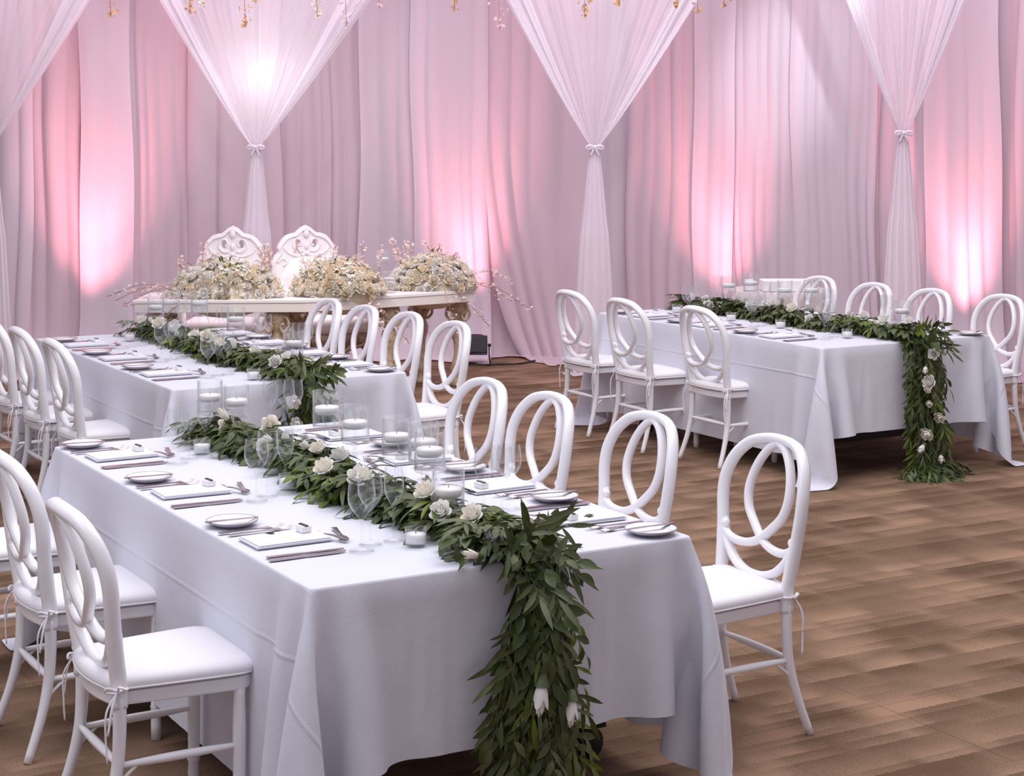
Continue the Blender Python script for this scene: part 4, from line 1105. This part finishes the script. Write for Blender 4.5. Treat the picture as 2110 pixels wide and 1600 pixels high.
# candle vases on the head table
def head_vase(x, y, H_, label):
    n0 = TABLES['near']['P']; dp = Vector((x, y, 0))-n0
    vase('near', dp.dot(U), dp.dot(V), H_, label, base=-.0055)
head_vase(-.99, 13.50, .31, 'tall candle vase between middle and right centrepieces on head table')
head_vase(-.93, 13.33, .17, 'short candle vase between middle and right centrepieces on head table')

# ------------------------------------------------------------------ small display table behind the far right table
def display_table():
    x, y = 2.08, 13.7
    root = empty('display_table', (x, y, 0)); tag(root, 'small round table behind the far right table', 'table')
    link('tabletop', G().lathe([(.0001, .735), (.38, .735), (.38, .755), (.0001, .755)], 40).me('tabletop', M['board'], False), root)
    link('pedestal', G().lathe([(.0001, 0), (.22, 0), (.22, .02), (.04, .05), (.04, .735)], 16).me('pedestal', M['black']), root)
    rows = []
    for (r, z, k) in [(.0001, .7575, 0), (.2, .7575, 0), (.375, .7575, 0), (.388, .752, .1), (.395, .70, .4), (.40, .6, .7), (.41, .4, 1), (.425, .2, 1.1), (.44, .02, 1.2)]:
        rows.append([((r+k*.022*math.sin(13*a+.4)+k*.012*math.sin(22*a))*math.cos(a), (r+k*.022*math.sin(13*a+.4)+k*.012*math.sin(22*a))*math.sin(a), z) for a in [2*PI*j/120 for j in range(121)]])
    o = link('tablecloth', G().grid(rows[::-1]).me('round_cloth', DCL), None, (x, y, 0)); tag(o, 'round white cloth greyed for shade, small table behind far right table', 'tablecloth')
    b = link('display_box', G().box((0, 0, .042), (.36, .22, .082)).me('display_box', M['card'], False), None, (2.10, 13.55, .760)); bevel_obj(b, .003); tag(b, 'long white box standing on the small table behind far right table', 'box')
    b = link('gift_box', G().box((0, 0, .042), (.065, .065, .082)).me('gift_box', M['card'], False), None, (1.83, 13.56, .760)); bevel_obj(b, .002)
    link('dark_emblem', G().ball((0, -.0325, .045), .012, 8, (1, .06, 1)).me('dark_emblem', M['rim']), b)
    tag(b, 'small white box with grey mark, left of the long white box', 'box')
DCL = pbr('shaded_white_cloth', (0.62, 0.56, 0.55), .9)  # white cloth standing in shade, the grey put into its colour
display_table()

# ------------------------------------------------------------------ floor lights
def par_can(x, y, label):
    root = empty('floor_light', (x, y, 0), 0); tag(root, label, 'light', 'floor lights washing the drapes')
    b = G().box((0, 0, 0), (.20, .16, .15)); b.xf(Matrix.Translation((0, 0, .165)) @ Matrix.Rotation(-.25, 4, 'X'))
    bevel_obj(link('housing', b.me('housing', M['black'], False), root), .008)
    l = G().lathe([(.0001, 0), (.065, 0), (.068, .006)], 16); l.xf(Matrix.Translation((0, .02, .243)) @ Matrix.Rotation(-.25, 4, 'X')); link('lens', l.me('lens', M['lens']), root)
    yk = G()
    for s in (-1, 1): yk.tube([(s*.115, 0, .165), (s*.115, -.04, .08), (s*.125, -.07, .008)], .006, 6); yk.tube([(s*.115, 0, .165), (s*.115, .05, .08), (s*.125, .08, .008)], .006, 6); yk.ball((s*.118, 0, .165), .016, 8)
    yk.tube([(-.125, -.07, .008), (.125, -.07, .008)], .006, 6); yk.tube([(-.125, .08, .008), (.125, .08, .008)], .006, 6)
    link('yoke', yk.me('yoke', M['black']), root)
LBL = ['floor light beyond the left picture edge', 'floor light at foot of the far left pink glow, behind middle left table', 'black floor light visible right of the middle left table chairs',
       'floor light behind the far right table', 'floor light at foot of the right pink glow', 'floor light beyond the right picture edge']
for (x, y, e), lb in zip(UPL, LBL): par_can(x+(.09 if abs(x+.4) < .01 else 0), y-.08 if abs(x+.4) > .01 else y-.20, lb)
tag(link('power_cable', G().tube(spline([(-.22, 14.93, .006), (-.1, 14.98, .006), (0.05, 15.0, .006), (.2, 15.1, .02)], 6), .008, 6).me('power_cable', M['rubber'])), 'black power cable trailing right from the visible floor light', 'cable')

# ------------------------------------------------------------------ lamp seen through the swag and blossom strands overhead
lp = empty('hanging_lamp', (-2.12, 14.80, 2.48)); tag(lp, 'bright white lamp glowing behind the swag over the thrones', 'lamp')
link('glowing_shade', G().lathe([(.0001, -.06), (.05, -.06), (.075, .0), (.065, .06), (.03, .075), (.0001, .075)], 16).me('glowing_shade', M['lamp']), lp)
link('cord', G().tube([(0, 0, .07), (0, 0, 1.7)], .003, 5).me('cord', M['card']), lp)
light('POINT', 'lamp_light', (-2.09, 14.72, 2.47), 6, (1, .95, .95), shadow_soft_size=.08)
rail = structure(link('trim_1', G().tube([(-8, 14.42, 4.16), (8.2, 14.42, 4.16)], .03, 8).me('trim_1', M['card'])))
def strand(px, py, seed, mat):
    Y = 14.2; X = (px-1055)/3622*Y; zb = 1.949-(py-281)/3622*Y
    rng = random.Random(seed); root = empty('blossom_strand', (X, Y, zb)); 
    tag(root, STL[seed % len(STL)], 'flowers', 'blossom strands hanging above the swags')
    Lh = 4.13-zb
    st = spline([(0, .2, Lh), (.02, 0.05, Lh*.6), (-.01, 0, Lh*.3), (0, 0, 0)], 6); link('stem', G().tube(st, .003, 5).me('stem', M['twig']), root)
    it = []
    for k in range(60):
        t = rng.random()**1.3; z = t*.75; sp = .012+.055*min(1, z/.35)
        me = (small_g, Matrix.Translation((rng.gauss(0, sp), rng.gauss(0, sp*.6), z)) @ Matrix.Rotation(rng.uniform(0, 6), 4, 'X') @ Matrix.Rotation(rng.uniform(0, 6), 4, 'Y') @ Matrix.Scale(rng.uniform(.5, 1.1), 4))
        it.append(me)
    merged({mat: it}, 'blossoms', None, root)
SPX = [(38, 30, 'blush'), (105, 32, 'gold'), (132, 55, 'blush'), (228, 35, 'gold'), (392, 30, 'gold'), (420, 15, 'rose'), (506, 55, 'gold'), (654, 36, 'rose_warm'), (714, 55, 'blush'), (782, 18, 'blush'), (937, 22, 'gold'), (1030, 62, 'blush'), (1206, 34, 'gold'), (1275, 10, 'gold'), (1395, 15, 'gold'), (1438, 24, 'gold'), (1492, 12, 'gold')]
STL = ['pale blossom strand at the top left corner', 'golden blossom strand over the leftmost swag', 'pink blossom strand over the leftmost swag edge', 'thin golden strand between the first two swags',
       'golden strand at left edge of the lamp-lit swag', 'cream strand just right of golden one, lamp-lit swag', 'thin golden strand centred over the lamp-lit swag', 'buttery strand at right part of the lamp-lit swag',
       'pink strand at the right edge of the lamp-lit swag', 'faint pink strand right of the lamp-lit swag', 'golden strand midway between second and third swags', 'long pink strand left of the third swag',
       'broad golden cluster over the third swag', 'tiny golden strand right of the broad cluster', 'golden strand near right edge of third swag', 'golden strand at right edge of third swag', 'tiny golden strand right of the third swag']
for k, (a, b, c) in enumerate(SPX): strand(a, b, k, c)
